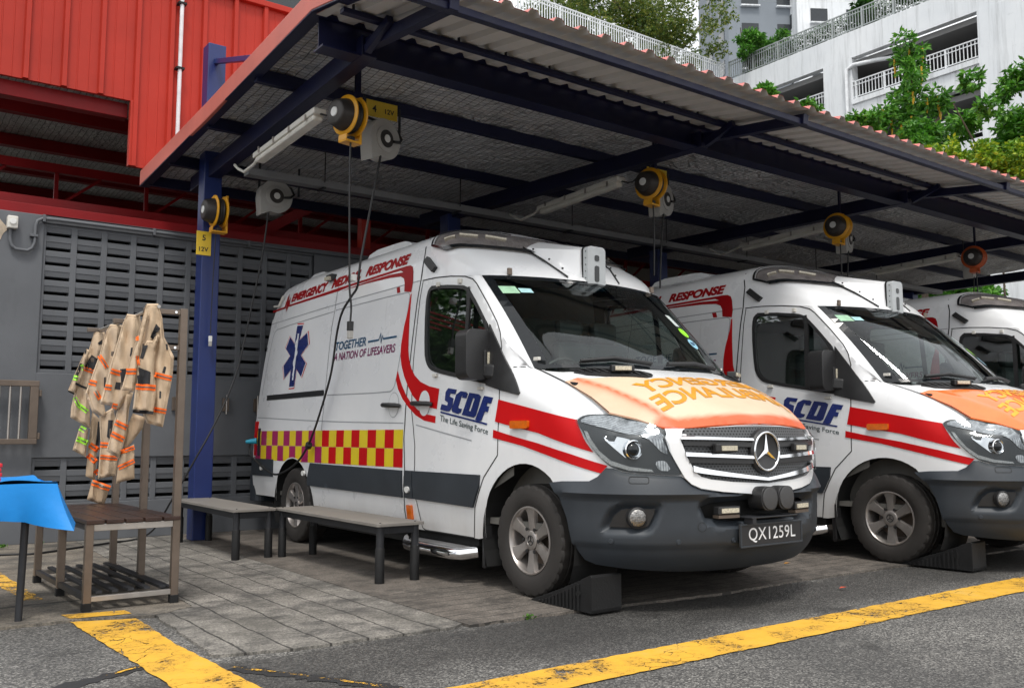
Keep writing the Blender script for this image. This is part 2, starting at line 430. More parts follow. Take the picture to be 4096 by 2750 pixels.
def hood_mat(name, faded):
    m, nt, b, out = new_mat(name); v = coords(nt)
    n = noise(nt, v, 6., 8, .65)
    if faded:
        at = N(nt, 'ShaderNodeAttribute'); at.attribute_name = 'wear'
        f = ramp(nt, math_n(nt, 'ADD', at.outputs['Fac'], math_n(nt, 'MULTIPLY_ADD', n, .30, -.15)), [(.12, 0.), (.55, .45), (.95, 1.)])
        c = mixc(nt, f, (.66, .50, .355), (.66, .11, .03))
    else:
        c = ramp(nt, n, [(.3, (.76, .15, .025)), (.7, (.84, .19, .035))])
    nt.links.new(c, b.inputs['Base Color']); b.inputs['Roughness'].default_value = .42 if faded else .25
    b.inputs['Coat Weight'].default_value = .1 if faded else .6; b.inputs['Coat Roughness'].default_value = .08
    return m
def leaf_mat(name, a, b_, c_):
    m, nt, b, out = new_mat(name)
    g = N(nt, 'ShaderNodeNewGeometry'); c = ramp(nt, g.outputs['Random Per Island'], [(0., a), (.55, b_), (1., c_)])
    nt.links.new(c, b.inputs['Base Color']); b.inputs['Roughness'].default_value = .5
    tl = N(nt, 'ShaderNodeBsdfTranslucent'); nt.links.new(c, tl.inputs['Color'])
    mx = N(nt, 'ShaderNodeMixShader'); mx.inputs[0].default_value = .35
    nt.links.new(b.outputs[0], mx.inputs[1]); nt.links.new(tl.outputs[0], mx.inputs[2]); nt.links.new(mx.outputs[0], out.inputs['Surface'])
    return m
def stainy_white():
    m, nt, b, out = new_mat('white_render'); v = coords(nt)
    n = noise(nt, v, .25, 8, .65); st = noise(nt, coords(nt, (1.4, 1.4, .10)), 1.3, 8, .75)
    c = ramp(nt, n, [(.3, (.62, .65, .68)), (.7, (.76, .78, .80))])
    c = mixc(nt, ramp(nt, st, [(.50, 0.), (.78, .75)]), c, (.22, .23, .23))
    sp = noise(nt, v, 1.1, 8, .8); c = mixc(nt, ramp(nt, sp, [(.62, 0.), (.72, .6)]), c, (.25, .26, .27))
    nt.links.new(c, b.inputs['Base Color']); b.inputs['Roughness'].default_value = .85
    return m
M = {}
M['asphalt'] = asphalt_mat()
M['pave'] = slab_mat('grooved_concrete', 0, .2, (.135, .125, .108), (.33, .305, .27))
M['bay'] = slab_mat('bay_concrete', 1, .135, (.12, .10, .084), (.22, .19, .162), .62, .04, (.045, .038, .032))
M['cement'] = slab_mat('old_cement', 1, 3.1, (.15, .125, .095), (.27, .235, .19), None, .006)
M['line'] = line_mat(); M['linew'] = line_mat(.51, .55); M['foil'] = foil_mat(); M['van'] = white_paint()
M['seal'] = mat('tar_sealant', (.018, .018, .019), .6, 0, .2, 9, .3)
M['wall'] = mat('grey_wall_paint', (.125, .131, .142), .6, 0, .12, 1.6, .35, 130., dirt=(2.2, .58, (.05, .05, .05), .5))
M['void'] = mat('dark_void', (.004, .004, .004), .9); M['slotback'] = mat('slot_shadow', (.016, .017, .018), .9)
M['red'] = mat('red_cladding_paint', (.39, .034, .021), .42, 0, .16, .8, .12, 200., dirt=(1.5, .62, (.22, .022, .012), .75))
M['redsteel'] = mat('dark_red_steel', (.20, .005, .007), .5, 0, .2, 2., .2)
M['fascia'] = mat('faded_red_fascia', (.50, .13, .10), .5, 0, .16, 1.6, .1, 90., dirt=(2., .6, (.30, .10, .085), .7))
M['navy'] = mat('navy_steel_paint', (.006, .0075, .034), .42, 0, .2, 2.5, .2, 120., dirt=(2.4, .64, (.05, .045, .06), .6))
M['blue'] = mat('blue_column_paint', (.012, .026, .125), .36, 0, .12, 2.5, .15, 120., dirt=(3., .66, (.05, .06, .14), .6))
M['sheet'] = mat('grey_roof_sheet', (.56, .55, .53), .5, .0, .08, 1.2, .1, 150., dirt=(1.6, .6, (.2, .18, .16), .5))
M['roofred'] = mat('salmon_roof_top', (.52, .17, .15), .55, 0, .15, 2.)
M['galv'] = mat('galvanised_tray', (.22, .22, .225), .5, .5, .15, 4., .1)
M['tube'] = mat('aged_white_plastic', (.62, .60, .55), .4, 0, .08, 5.)
M['cable'] = mat('black_cable', (.012, .012, .013), .5)
M['yellow'] = mat('yellow_enamel', (.72, .34, .010), .35, 0, .12, 7., .05, 100., dirt=(7., .62, (.28, .13, .02), .6))
M['orangered'] = mat('orange_red_enamel', (.55, .10, .02), .4, 0, .15, 7.); M['reelblack'] = mat('worn_black_metal', (.035, .03, .028), .45, .3, .3, 8., .1)
M['reelgrey'] = mat('grey_reel_plastic', (.36, .35, .33), .5, 0, .08, 6., .05, 100., dirt=(6., .62, (.22, .20, .17), .5))
M['label'] = mat('sticker_white', (.68, .68, .66), .45)
M['signy'] = mat('sign_yellow', (.74, .50, .035), .45, 0, .06, 8.)
M['ink'] = mat('sign_ink', (.012, .012, .014), .5)
M['steel'] = mat('brushed_steel', (.42, .39, .36), .38, .85, .10, 9., .06, 200.)
M['bronze'] = mat('weathered_steel_post', (.16, .125, .10), .42, .6, .15, 6., .1, 160.)
M['darksteel'] = mat('dark_grey_steel', (.026, .027, .031), .5, .3, .2, 8., .1)
M['timber'] = mat('brown_varnished_timber', (.034, .015, .010), .34, 0, .35, 7., .2, 60.)
M['cloth'] = mat('blue_tablecloth', (.010, .215, .60), .5, 0, .10, 3., .9, 9.)
M['laminate'] = mat('grey_bench_top', (.20, .185, .168), .55, 0, .10, 5., .05, 200., dirt=(4., .63, (.1, .09, .08), .5))
M['rubber'] = mat('black_rubber', (.010, .010, .0105), .6, 0, .25, 10., .4, 70.)
M['wrend'] = stainy_white()
M['concgrey'] = mat('shaded_concrete', (.22, .22, .22), .85, 0, .1, .4)
M['railw'] = mat('white_rail_paint', (.66, .68, .70), .5)
M['railg'] = mat('grey_green_rail', (.34, .37, .37), .5, .2)
M['bark'] = mat('bark', (.085, .065, .048), .9, 0, .3, 4., .5, 20.)

# ------------------------------------------------------------------ ground
def jag(pts, step, amp):
    o = []
    for i, p in enumerate(pts):
        q = pts[(i+1) % len(pts)]; n = max(1, int(math.hypot(q[0]-p[0], q[1]-p[1])/step))
        for k in range(n):
            o.append((p[0]+(q[0]-p[0])*k/n+random.uniform(-amp, amp), p[1]+(q[1]-p[1])*k/n+random.uniform(-amp, amp)))
    return o
def flat(name, poly, z, m, th=.03, kind='structure'):
    b = MB(); b.prism(poly, lambda x, y, h: (x, y, h), z-th, z)
    return tag(b.build(name, m), kind=kind)
b = MB(); b.add([(-400, -400, -.014), (600, -400, -.014), (600, 600, -.014), (-400, 600, -.014)], [(0, 1, 2, 3)])
tag(b.build('asphalt_road', M['asphalt'], fix=False), kind='structure')
def jpoly(edges):
    """list of (points, jitter?)"""
    o = []
    for pts, j in edges: o += jag(pts, .05, .008)[:-1] if j else pts
    return o
def open_jag(p, q, step=.04, amp=.010):
    n = max(1, int(math.hypot(q[0]-p[0], q[1]-p[1])/step))
    return [(p[0]+(q[0]-p[0])*k/n+random.uniform(-amp, amp)*(k > 0), p[1]+(q[1]-p[1])*k/n+random.uniform(-amp, amp)*(k > 0)) for k in range(n)]
pv = open_jag((-2.99, .82), (-3.04, -.33))+open_jag((-3.04, -.33), (-2.70, -.42))+open_jag((-2.70, -.42), (-1.90, -.45))+open_jag((-1.90, -.45), (-1.74, -.45))
pv += [(-1.722, -.40), (-1.722, .6), (-1.712, 3.5), (-1.712, 5.0), (-2.60, 5.0)]+open_jag((-2.66, 3.0), (-2.74, .92))
flat('grooved_pavement', pv, 0., M['pave'])
bay = [(-1.706, 5.0), (-1.706, 3.5), (-1.714, .6), (-1.714, -.46)]+open_jag((-1.72, -.47), (-1.0, -.49))+open_jag((-1.0, -.49), (.13, -.60))+open_jag((.13, -.60), (1.06, -.56))+open_jag((1.06, -.56), (2.4, -.60))+open_jag((2.4, -.60), (14, -.75), .1)+[(14, 5.0)]
flat('parking_bay', bay, 0.001, M['bay'])
cem = open_jag((-2.75, .93), (-3.0, .80))+open_jag((-3.0, .80), (-3.3, .93))+open_jag((-3.3, .93), (-6, 1.0))+[(-9, 1.0), (-9, 5.0), (-2.61, 5.0), (-2.67, 3.0)]
flat('cement_pavement', cem, .002, M['cement'])
def paint(name, pts, z=.004-.012, m='line'):
    q = jag(pts, .045, .006); b = MB(); n0 = len(q); tr_ = geometry.tessellate_polygon([[Vector((x, y, 0)) for x, y in q]])
    b.add([(x, y, z) for x, y in q], [tuple(t_) for t_ in tr_])
    return tag(b.build(name, M[m], fix=False), kind='structure')
paint('road_marking', [(-5.2, -1.71), (-1.42, -1.685), (2.0, -1.69), (14, -1.75), (14, -1.45), (2.49, -1.39), (-1.14, -1.405), (-5.2, -1.40)])
paint('road_marking', [(-3.41, .93), (-3.36, -.2), (-3.34, -.8), (-3.30, -1.39), (-2.98, -1.39), (-3.05, -.95), (-3.10, .0), (-3.09, .82)])
paint('road_marking', [(-3.43, 1.10), (-3.41, .95), (-3.10, .9), (-3.10, 1.03)], .006)
paint('road_marking', [(-3.62, 3.2), (-3.52, 1.7), (-3.42, 1.7), (-3.48, 3.2)], .006, 'linew')
def crackline(pts, wd, name, m, z):
    r_ = random.Random(len(name)); P_ = densify(pts, .03); up = []; dn = []
    for i, p in enumerate(P_):
        q = P_[min(i+1, len(P_)-1)]; o = P_[max(i-1, 0)]; dx, dy = q[0]-o[0], q[1]-o[1]; L = math.hypot(dx, dy) or 1
        w1, w2 = wd*r_.uniform(.25, .75), wd*r_.uniform(.25, .75); up.append((p[0]-dy/L*w1, p[1]+dx/L*w1)); dn.append((p[0]+dy/L*w2, p[1]-dx/L*w2))
    b = MB(); n = len(up); b.add([(x, y, z) for x, y in up+dn], [(i, i+1, n+i+1, n+i) for i in range(n-1)])
    tag(b.build(name, M[m], fix=False), kind='structure')
for arc in ([(-4.3, -.80), (-3.9, -.57), (-3.71, -.47), (-3.55, -.40), (-3.34, -.30)], [(-3.03, -.56), (-3.0, -.62), (-2.88, -.80), (-2.73, -1.07), (-2.62, -1.28), (-2.55, -1.39)]):
    crackline(arc, .085, 'sealed_joint', 'seal', -.011); crackline(arc, .022, 'road_marking', 'linew', -.007)

# ------------------------------------------------------------------ block wall
t = thing('block_wall', 'grey painted wall with rows of slotted ventilation blocks behind the vans', 'wall', (0, 5.0, 0))
b = MB(); WX0, PX0, PX1, WX1 = -3.62, -3.02, -.235, 10.6
b.span((WX0, 0, 0), (PX0, .2, 3.12)).span((PX1, 0, 0), (WX1, .2, 3.12))
b.span((PX0, 0, 3.045), (PX1, .2, 3.12)).span((PX0, 0, .795), (PX1, .2, 1.60)).span((PX0, 0, 0), (PX1, .2, .365))
b.build('wall_face', M['wall'], t, bevel=.006)
def vents(z0, z1, ztop, rows):
    f = MB(); xs = [-2.985+.277*k for k in range(10)]
    edges = [PX0]+[v for x in xs for v in (x, x+.222)]+[PX1]
    for i in range(0, len(edges), 2): f.span((edges[i], .022, z0), (edges[i+1], .16, z1))
    zs = [z1]+[v for k in range(rows) for v in (ztop-.1436*k, ztop-.1436*k-.086)]+[z0]
    for i in range(0, len(zs), 2): f.span((PX0, .026, zs[i+1]), (PX1, .16, zs[i]))
    for k in range(rows):
        for x in xs:
            zt = ztop-.1436*k
            f.add([(x, .030, zt), (x+.222, .030, zt), (x+.222, .040, zt-.052), (x, .040, zt-.052), (x, .09, zt-.052), (x+.222, .09, zt-.052)], [(0, 1, 2, 3), (3, 2, 5, 4)])
    p = f.build('ventilation_blocks', M['wall'], t, bevel=.004)
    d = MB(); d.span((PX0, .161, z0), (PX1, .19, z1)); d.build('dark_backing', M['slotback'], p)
vents(1.60, 3.045, 3.014, 10); vents(.365, .795, .764, 3)
b = MB()
for x0, x1, z0, z1 in ((-3.6, -3.36, 2.86, 3.06),):
    b.prism(smooth_poly(jag([(x0, z0), (x1-.02, z0-.03), (x1+.03, z0+.09), (x1-.03, z0+.16), (x1-.06, z1+.02), (x0, z1+.03)], .06, .02), 1), lambda x, z, h: (x, h, z), -.004, .01)
b.build('bare_plaster_patch', mat('bare_plaster', (.46, .38, .29), .85, 0, .3, 12., .3), t)
# conduit, socket
t = thing('conduit_pipe', 'grey conduit looping from the socket and running along the top of the block wall', 'pipe', (0, 4.97, 0))
b = MB(); pts = [(-3.30, 0, 2.95), (-3.30, 0, 2.84), (-3.285, 0, 2.785), (-3.25, 0, 2.755), (-3.15, 0, 2.75), (-3.11, 0, 2.78), (-3.09, 0, 2.84), (-3.09, 0, 3.0), (-3.075, 0, 3.05), (-3.03, 0, 3.078), (-2.9, 0, 3.082), (2.0, 0, 3.082)]
b.tube(pts, .016, 8); b.build('pipe_run', M['wall'], t, 60)
for x, z in ((-3.10, 2.9), (-3.02, 3.08), (-2.0, 3.082), (-1.0, 3.082)):
    b = MB(); b.span((x-.035, -.022, z-.012), (x+.035, .03, z+.012)) if z < 3 else b.span((x-.012, -.022, z-.035), (x+.012, .03, z+.035)); b.build('pipe_clip', M['wall'], t, bevel=.003)
t = thing('wall_socket', 'weathered cream electrical socket box at the top left of the grey wall', 'socket', (-3.29, 4.97, 3.0))
b = MB(); b.span((-.045, -.05, -.06), (.045, .03, .06)); b.build('socket_box', M['tube'], t, bevel=.01)
b = MB(); b.cyl((0, -.05, .005), (0, -.062, .005), .028, 16); b.build('socket_face', M['label'], t)
# little steel gate on the wall
t = thing('wall_gate', 'small rusty steel barred gate fixed on the grey wall behind the blue table', 'gate', (0, 4.9, 0))
b = MB(); b.span((-3.6, -.025, 1.46), (-3.0, .025, 1.515)).span((-3.6, -.025, .925), (-3.0, .025, .975)).span((-3.075, -.023, .976), (-3.002, .023, 1.459))
b.build('gate_frame', M['bronze'], t, bevel=.004)
for k in range(5):
    x = -3.15-.088*k; b = MB(); b.cyl((x, 0, .97), (x, 0, 1.465), .011, 8); b.build('bar', M['steel'], t, 60)
for z in (1.40, 1.0):
    b = MB(); b.span((-3.0, -.01, z-.03), (-2.975, .10, z+.03)); b.build('hinge', M['bronze'], t, bevel=.004)
# small hinge plates beside the blue column
for i, (x, lab) in enumerate(((-1.72, 'rusty latch plate on the grey wall just left of the blue column'), (-1.20, 'rusty latch with ring on the grey wall just right of the blue column'), (-.86, 'rusty latch plate on the grey wall by the rear of the front van'))):
    t = thing('latch', lab, 'latch', (x, 4.985, 1.33), group='latches on the block wall')
    b = MB(); b.span((-.035, -.012, -.07), (.035, .014, .07)); b.build('plate', M['bronze'], t, bevel=.003)
    b = MB(); b.cyl((0, -.03, -.1), (0, -.03, .1), .009, 8); b.build('bolt', M['steel'], t, 60)

# ------------------------------------------------------------------ the red shed behind
t = thing('red_shed', 'open shed with red ribbed metal cladding and dark red steel beams', 'shed', (0, 5.5, 0))
def cladding(x0, x1, z0, z1):
    pr = []; x = x0
    k = math.floor((x0+3.18)/.355)
    ribs = [(-3.18+.355*i) for i in range(k, int((x1+3.18)/.355)+1)]
    for r in ribs:
        for dx, dy in ((-.034, 0), (-.022, -.045), (.022, -.045), (.034, 0), (.115, 0), (.120, -.004), (.128, -.004), (.133, 0), (.22, 0), (.225, -.004), (.233, -.004), (.238, 0)):
            if x0 < r+dx < x1: pr.append((r+dx, dy))
    pr = [(x0, 0)]+pr+[(x1, 0)]
    v = [(x, y, z0) for x, y in pr]+[(x, y, z1) for x, y in pr]; n = len(pr)
    v += [(x, .04, z0) for x, y in pr]
    return v, [(i, i+1, n+i+1, n+i) for i in range(n-1)]+[(i+1, i, 2*n+i, 2*n+i+1) for i in range(n-1)]
b = MB(); b.add(*cladding(-3.62, -2.16, 4.60, 6.07)); b.add(*cladding(-2.16, 10.8, 3.88, 6.07))
b.build('cladding', M['red'], t, bevel=0)
b = MB(); b.span((-3.62, -.06, 6.06), (10.8, .1, 6.13)).span((-2.165, -.03, 3.88), (-2.13, .05, 4.6)); b.build('flashing', M['red'], t, bevel=.006)
def part(name, boxes, m, parent=t):
    b = MB()
    for a, c in boxes: b.span(a, c)
    return b.build(name, M[m], parent, bevel=.004)
part('edge_beam', [((-3.62, .12, 4.44), (-2.16, .26, 4.60))], 'redsteel')
part('wall_top_beam', [((-3.65, -.44, 3.125), (10.6, -.34, 3.225))], 'redsteel')
for Y, z in ((2.1, 4.92), (3.6, 4.92), (5.0, 4.92), (6.4, 4.92)): part('purlin', [((-3.65, Y, z), (10.7, Y+.14, z+.16))], 'redsteel')
gb = MB(); gb.span((-3.65, 3.0, 3.92), (10.7, 3.1, 4.02)).span((-3.65, 3.0, 4.48), (10.7, 3.1, 4.60))
for i in range(12):
    x = -3.5+1.15*i; gb.bar((x, 3.05, 4.02), (x, 3.05, 4.48), .05); gb.bar((x, 3.05, 4.02), (x+.55, 3.05, 4.48), .035)
gb.build('lattice_girder', M['redsteel'], t)
gb = MB(); gb.span((-3.65, .8, 3.50), (10.7, .88, 3.60))
for i in range(11): gb.bar((-3.5+1.25*i, .84, 3.5), (-8.6+1.25*i, .84, 3.15), .03)
gb.build('sprinkler_rail', M['redsteel'], t)
part('inner_roof', [((-3.7, .3, 5.09), (10.8, 9.2, 5.13))], 'foil')
part('rear_wall', [((-3.7, 9.0, 0), (10.8, 9.15, 5.1))], 'sheet')
part('end_wall', [((10.8, .1, 0), (10.95, 9.2, 5.6))], 'sheet')
part('red_post', [((.90, .55, 0), (1.03, .68, 5.0))], 'red'); part('red_post', [((6.4, .55, 0), (6.53, .68, 5.0))], 'red')
bb = MB(); bb.bar((-.75, .55, 3.30), (.9, .6, 4.35), .10, .12); bb.build('brace', M['redsteel'], t)
b = MB()
for i in range(26): b.span((-3.65+.55*i, 8.93, 0), (-3.55+.55*i, 9.0, 5.0))
b.build('wall_ribs', M['void'], t)
t = thing('down_pipe', 'thin white pipe running down the red cladding with black clips', 'pipe', (-1.68, 5.42, 0))
b = MB(); b.tube([(0, 0, 4.2), (0, 0, 6.1)], .022, 10); b.build('pipe_run', M['railw'], t, 60)
for z in (5.05, 5.8):
    b = MB(); b.span((-.045, -.03, z-.012), (.045, .06, z+.012)); b.build('pipe_clip', M['rubber'], t)

# ------------------------------------------------------------------ canopy
t = thing('canopy', 'lean-to canopy of navy steel frames with foil lined roof and red fascia', 'canopy')
FX = [-1.6, 1.9, 5.4, 8.9, 11.95]; XR = 12.1
def zr(Y): return 3.985-.045*(Y-1.06)          # underside of the lined roof
def zf(Y): return 3.70+.165*(Y+.17)            # front slope
b = MB(); nx, ny = 120, 60
rnd = random.Random(3)
b.grid(lambda u, v: (-1.97+u*(XR+1.97), 1.02+v*4.5, zr(1.02+v*4.5)+.012*math.sin(u*160+v*9)*math.sin(v*40)), 160, 50)
b.build('roof_lining', M['foil'], t, 60)
pr = []; x = -2.0
while x < XR:
    pr += [(x, 0), (x+.075, 0), (x+.10, .034), (x+.15, .034), (x+.175, 0)]; x += .21
b = MB(); v = []; n = len(pr)
for Y in (-.165, .4, 1.05):
    v += [(px, Y, zf(Y)+pz) for px, pz in pr]
f = [(j*n+i, j*n+i+1, (j+1)*n+i+1, (j+1)*n+i) for j in range(2) for i in range(n-1)]
b.add(v, f); fs = b.build('front_roof_sheet', M['sheet'], t, fix=False)
b = MB(); b.add([(x, y, z+.006) for x, y, z in v], f); b.build('roof_top_face', M['roofred'], fs, fix=False)
b = MB(); b.add([(-2.0, 1.05, 4.03), (XR, 1.05, 4.03), (XR, 5.5, 3.84), (-2.0, 5.5, 3.84)], [(0, 1, 2, 3)]); b.build('roof_top_face', M['roofred'], fs, fix=False)
def rfas(name, pts, h, x0, x1, m):
    b = MB(); n = len(pts); v = []
    for y, z in pts: v += [(x0, y, z), (x0, y, z+h), (x1, y, z+h), (x1, y, z)]
    f = []
    for i in range(n-1):
        for k in range(4): f.append((4*i+k, 4*i+(k+1) % 4, 4*i+4+(k+1) % 4, 4*i+4+k))
    f += [(3, 2, 1, 0), (4*n-4, 4*n-3, 4*n-2, 4*n-1)]
    b.add(v, f); return b.build(name, M[m], t, bevel=.006)
rfas('fascia', [(5.52, 3.69), (3.31, 3.79), (3.29, 3.791), (1.06, 3.93), (-.30, 3.665)], .16, -2.03, -2.0, 'fascia')
rfas('fascia_edge', [(5.52, 3.675), (1.06, 3.915), (-.28, 3.65)], .014, -2.03, -1.93, 'navy')
def ibeam(name, p, q, w, h, m='navy', tf=.014):
    """p,q on the bottom centre line; web plus two flanges"""
    p, q = Vector(p), Vector(q); b = MB(); up = Vector((0, 0, 1))
    b.bar(p+up*tf/2, q+up*tf/2, w, tf); b.bar(p+up*(h-tf/2), q+up*(h-tf/2), w, tf); b.bar(p+up*h/2, q+up*h/2, .012, h-2*tf-.002)
    return b.build(name, M[m], t)
ibeam('main_beam', (-1.95, 1.12, 3.69), (XR, 1.12, 3.69), .15, .24)
part('ridge_purlin', [((-1.96, .70, 3.80), (XR, .76, 3.835))], 'navy', t)
part('eave_purlin', [((-1.96, -.075, 3.605), (XR, -.02, 3.655))], 'navy', t)
for Y in (2.24, 3.42, 4.60, 5.38):
    z = zr(Y)-.006; part('purlin', [((-1.97, Y, z-.11), (XR, Y+.06, z))], 'navy', t)
for x in FX:
    xb = x-(.72 if x > 0 else 0); b = MB(); b.bar((xb, 4.95, 3.56+.075), (x, 1.02, 3.69+.075), .12, .15); b.bar((x, 1.05, 3.785), (x, -.10, 3.645), .07, .085)
    b.bar((x-.055, .95, 3.70), (x-.055, .62, 3.80), .05, .06)
    b.build('rafter', M['navy'], t, bevel=.004)
for i, x in enumerate(FX):
    x -= .63 if i else 0
    b = MB(); b.span((x-.10, 4.36, 0), (x+.08, 4.54, 4.97 if i == 0 else 3.62)); b.build('column', M['blue'], t, bevel=.008)
b = MB(); b.bar((-1.62, 4.38, 4.79), (-1.62, 2.0, 4.06), .045, .05); b.build('tie_rod', M['blue'], t, bevel=.003)
b = MB(); b.bar((-1.88, .72, 3.83), (-1.88, .72, 3.88), .014); bolt = b.build('roof_bolt', M['darksteel'], t)
for k in range(1, 32):
    o = bolt.copy(); COL.objects.link(o); o.parent = t; o.location.x = k*.42

# cable tray, lamps, reels, signs
t = thing('cable_tray', 'long grey metal cable tray hung under the canopy roof', 'cable tray')
b = MB(); b.span((-1.52, 3.62, 3.46), (10.9, 3.74, 3.53)); b.build('tray', M['galv'], t, bevel=.004)
for k in range(7):
    b = MB(); x = -.75+1.6*k; b.cyl((x, 3.60, 3.5), (x, 3.60, zr(3.6)), .006, 6); b.span((x-.015, 3.595, 3.44), (x+.015, 3.76, 3.455)); b.build('hanger', M['darksteel'], t)
def batten(i, lab):
    x = (-1.65, 1.54, 4.90, 7.93)[i]
    t = thing('batten_lamp', lab, 'lamp', (x, 0, 0), group='batten lamps under the rafters')
    z0, z1 = 3.475, 3.515
    b = MB(); b.bar((.03, 3.10, z0), (.03, 1.80, z1), .11, .05); b.build('housing', M['tube'], t, bevel=.01)
    b = MB(); b.bar((.03, 3.07, z0-.045), (.03, 1.83, z1-.045), .09, .05); b.build('diffuser', mat('lamp_diffuser', (.66, .64, .58), .35), t, bevel=.02)
    for k in range(4):
        y = 1.95+.33*k; b = MB(); b.span((-.035, y-.01, z1-.05-.03*0), (-.025, y+.01, z1-.0)); b.build('clip', M['steel'], t)
    b = MB(); b.tube([(.03, 1.82, 3.5), (.06, 1.75, 3.47), (.08, 1.70, 3.47), (.09, 1.64, 3.50)], .008, 6); b.build('lamp_cord', M['cable'], t, 60)
    b = MB(); b.tube([(.03, 3.05, 3.50), (.05, 3.25, 3.45), (.03, 3.45, 3.42), (.0, 3.52, 3.46), (.0, 3.62, 3.52)], .014, 8); b.build('conduit_bend', M['tube'], t, 60)
for i, s in enumerate(('white batten lamp under the rafter nearest the blue column', 'white batten lamp under the second rafter above the front van', 'white batten lamp under the third rafter above the second van', 'white batten lamp under the farthest rafter on the right')): batten(i, s)
def yellow_reel(loc, lab, rz=0., yel='yellow'):
    t = thing('cord_reel', lab, 'cable reel', loc, rz, 'yellow cord reels')
    b = MB(); b.lathe([(-.035, .0), (-.035, .152), (-.03, .158), (-.022, .158), (-.018, .152), (-.018, .02)], n=36); b.lathe([(.06, .02), (.06, .150), (.065, .156), (.073, .156), (.078, .15), (.078, .0)], n=36); b.build('flange', M[yel], t, 40)
    b = MB(); b.lathe([(-.02, .125), (-.008, .132), (.004, .125), (.016, .132), (.028, .125), (.04, .132), (.052, .125), (.062, .11)], n=36); b.build('wound_cord', M['cable'], t, 60)
    b = MB(); b.lathe([(-.13, 0), (-.13, .085), (-.125, .098), (-.115, .104), (-.055, .122), (-.037, .126), (-.036, 0)], n=36); b.build('motor_drum', M['reelblack'], t, 40)
    b = MB(); b.lathe([(-.138, 0), (-.138, .035), (-.131, .038)], n=24); b.build('round_label', M['label'], t, 40)
    b = MB(); b.span((.079, -.05, -.20), (.10, .05, .16)).span((-.05, -.05, -.215), (.10, .05, -.20)).span((-.05, -.05, -.20), (-.043, .05, -.158)); b.build('bracket', M[yel], t, bevel=.003)
    b = MB(); b.span((-.0, -.03, -.199), (.05, .035, -.16)); b.build('cord_guide', M['cable'], t, bevel=.006)
    return t
def grey_reel(loc, lab, rz=0., hang=None):
    t = thing('cable_reel', lab, 'cable reel', loc, rz, 'grey cable reels')
    # axis along -Y (face towards the yard); snail shell outline
    out = []
    for k in range(40):
        a = math.radians(200+k*8.2); out.append((.172*math.cos(a), .172*math.sin(a)))
    sh = [(-.155, -.205), (-.06, -.16)]+[p for p in out if not (p[0] < -.05 and p[1] < -.02)]+[(-.172, -.02)]
    ang = sorted(sh, key=lambda p: math.atan2(p[1], p[0]))
    b = MB(); b.prism(ang, lambda x, z, h: (x, h, z), -.055, .075); b.build('reel_case', M['reelgrey'], t, 50, bevel=.028)
    b = MB(); b.lathe([(.0, .112), (.008, .110), (.012, .10), (.010, .0)], (0, -.054, 0), (0, -1, 0), 36); b.build('face_ring', M['reelgrey'], t, 40)
    b = MB(); b.lathe([(.010, .075), (.018, .073), (.020, .0)], (0, -.054, 0), (0, -1, 0), 32); b.build('hub', M['reelblack'], t, 40)
    b = MB(); b.lathe([(.018, .034), (.023, .032), (.024, .0)], (0, -.054, 0), (0, -1, 0), 24); b.build('round_label', M['label'], t, 40)
    b = MB(); b.tube([(.07, -.078, -.01), (.14, -.08, -.0), (.185, -.06, .04), (.165, -.03, .11), (.08, .02, .16), (-.12, .04, .17)], .012, 8); b.build('feed_cable', M['cable'], t, 60)
    for x in (-.14, .285):
        b = MB(); b.bar((x, .06, .06), (x, .06, hang or .36), .02, .012); b.build('hanger_arm', M['darksteel'], t)
    return t
yellow_reel((-1.62, 4.20, 3.20), 'yellow and black cord reel on the blue column above the 5 12V sign', 0)
grey_reel((-1.05, 4.15, 3.42), 'grey snail-shaped cable reel hanging alone right of the blue column')
names = ('left of the 4 12V sign', 'beside the partly hidden sign over the front van', 'over the second van', 'at the far right end of the canopy')
for k in range(4):
    dx = 3.5*k; yx = (-1.47, 1.78, 4.86, 8.03)[k]; gx = (-.98, 2.33, 5.59, 8.68)[k]
    yr = yellow_reel((yx, 1.62, 3.455), ('orange red' if k == 3 else 'yellow')+' cord reel under the roof '+names[k], math.radians(12), 'orangered' if k == 3 else 'yellow')
    b = MB(); b.bar((.09, 0, .10), (.09, 0, .47), .05, .02); b.build('hanger_arm', M['navy'], yr)
    grey_reel((gx, 2.0, 3.46), 'grey snail-shaped cable reel under the roof '+names[k].replace('left of', 'below'), math.radians(18))
def sign(name, loc, rz, wd, ht, txts, lab):
    """txts: (string, x, z, width, height) in the plate's own plane facing -Y"""
    t = thing(name, lab, 'sign', loc, rz)
    b = MB(); b.span((-wd/2, 0, -ht/2), (wd/2, .006, ht/2)); b.build('plate', M['signy'], t, bevel=.002)
    for s, x, z, tw, th in txts:
        v, f = text2d(s, .02); b = MB(); b.add([(x+(p-.5)*tw, -.002, z+(q-.5)*th) for p, q in v], f); b.build('lettering', M['ink'], t, fix=False)
    return t
sign('bay_sign', (-1.685, 4.352, 2.90), 0, .145, .24, [('5', 0, .055, .034, .058), ('12V', .0, -.060, .092, .045)], 'yellow sign reading 5 12V on the blue column')
sign('bay_sign', (-.868, 2.20, 3.80), 0, .30, .145, [('4', -.075, 0, .040, .062), ('12V', .072, -.005, .09, .045)], 'yellow sign reading 4 12V under the canopy roof')
sign('bay_sign', (2.47, 2.20, 3.80), 0, .30, .145, [('12V', .072, -.005, .09, .045)], 'yellow 12V sign partly hidden behind the reels over the front van')

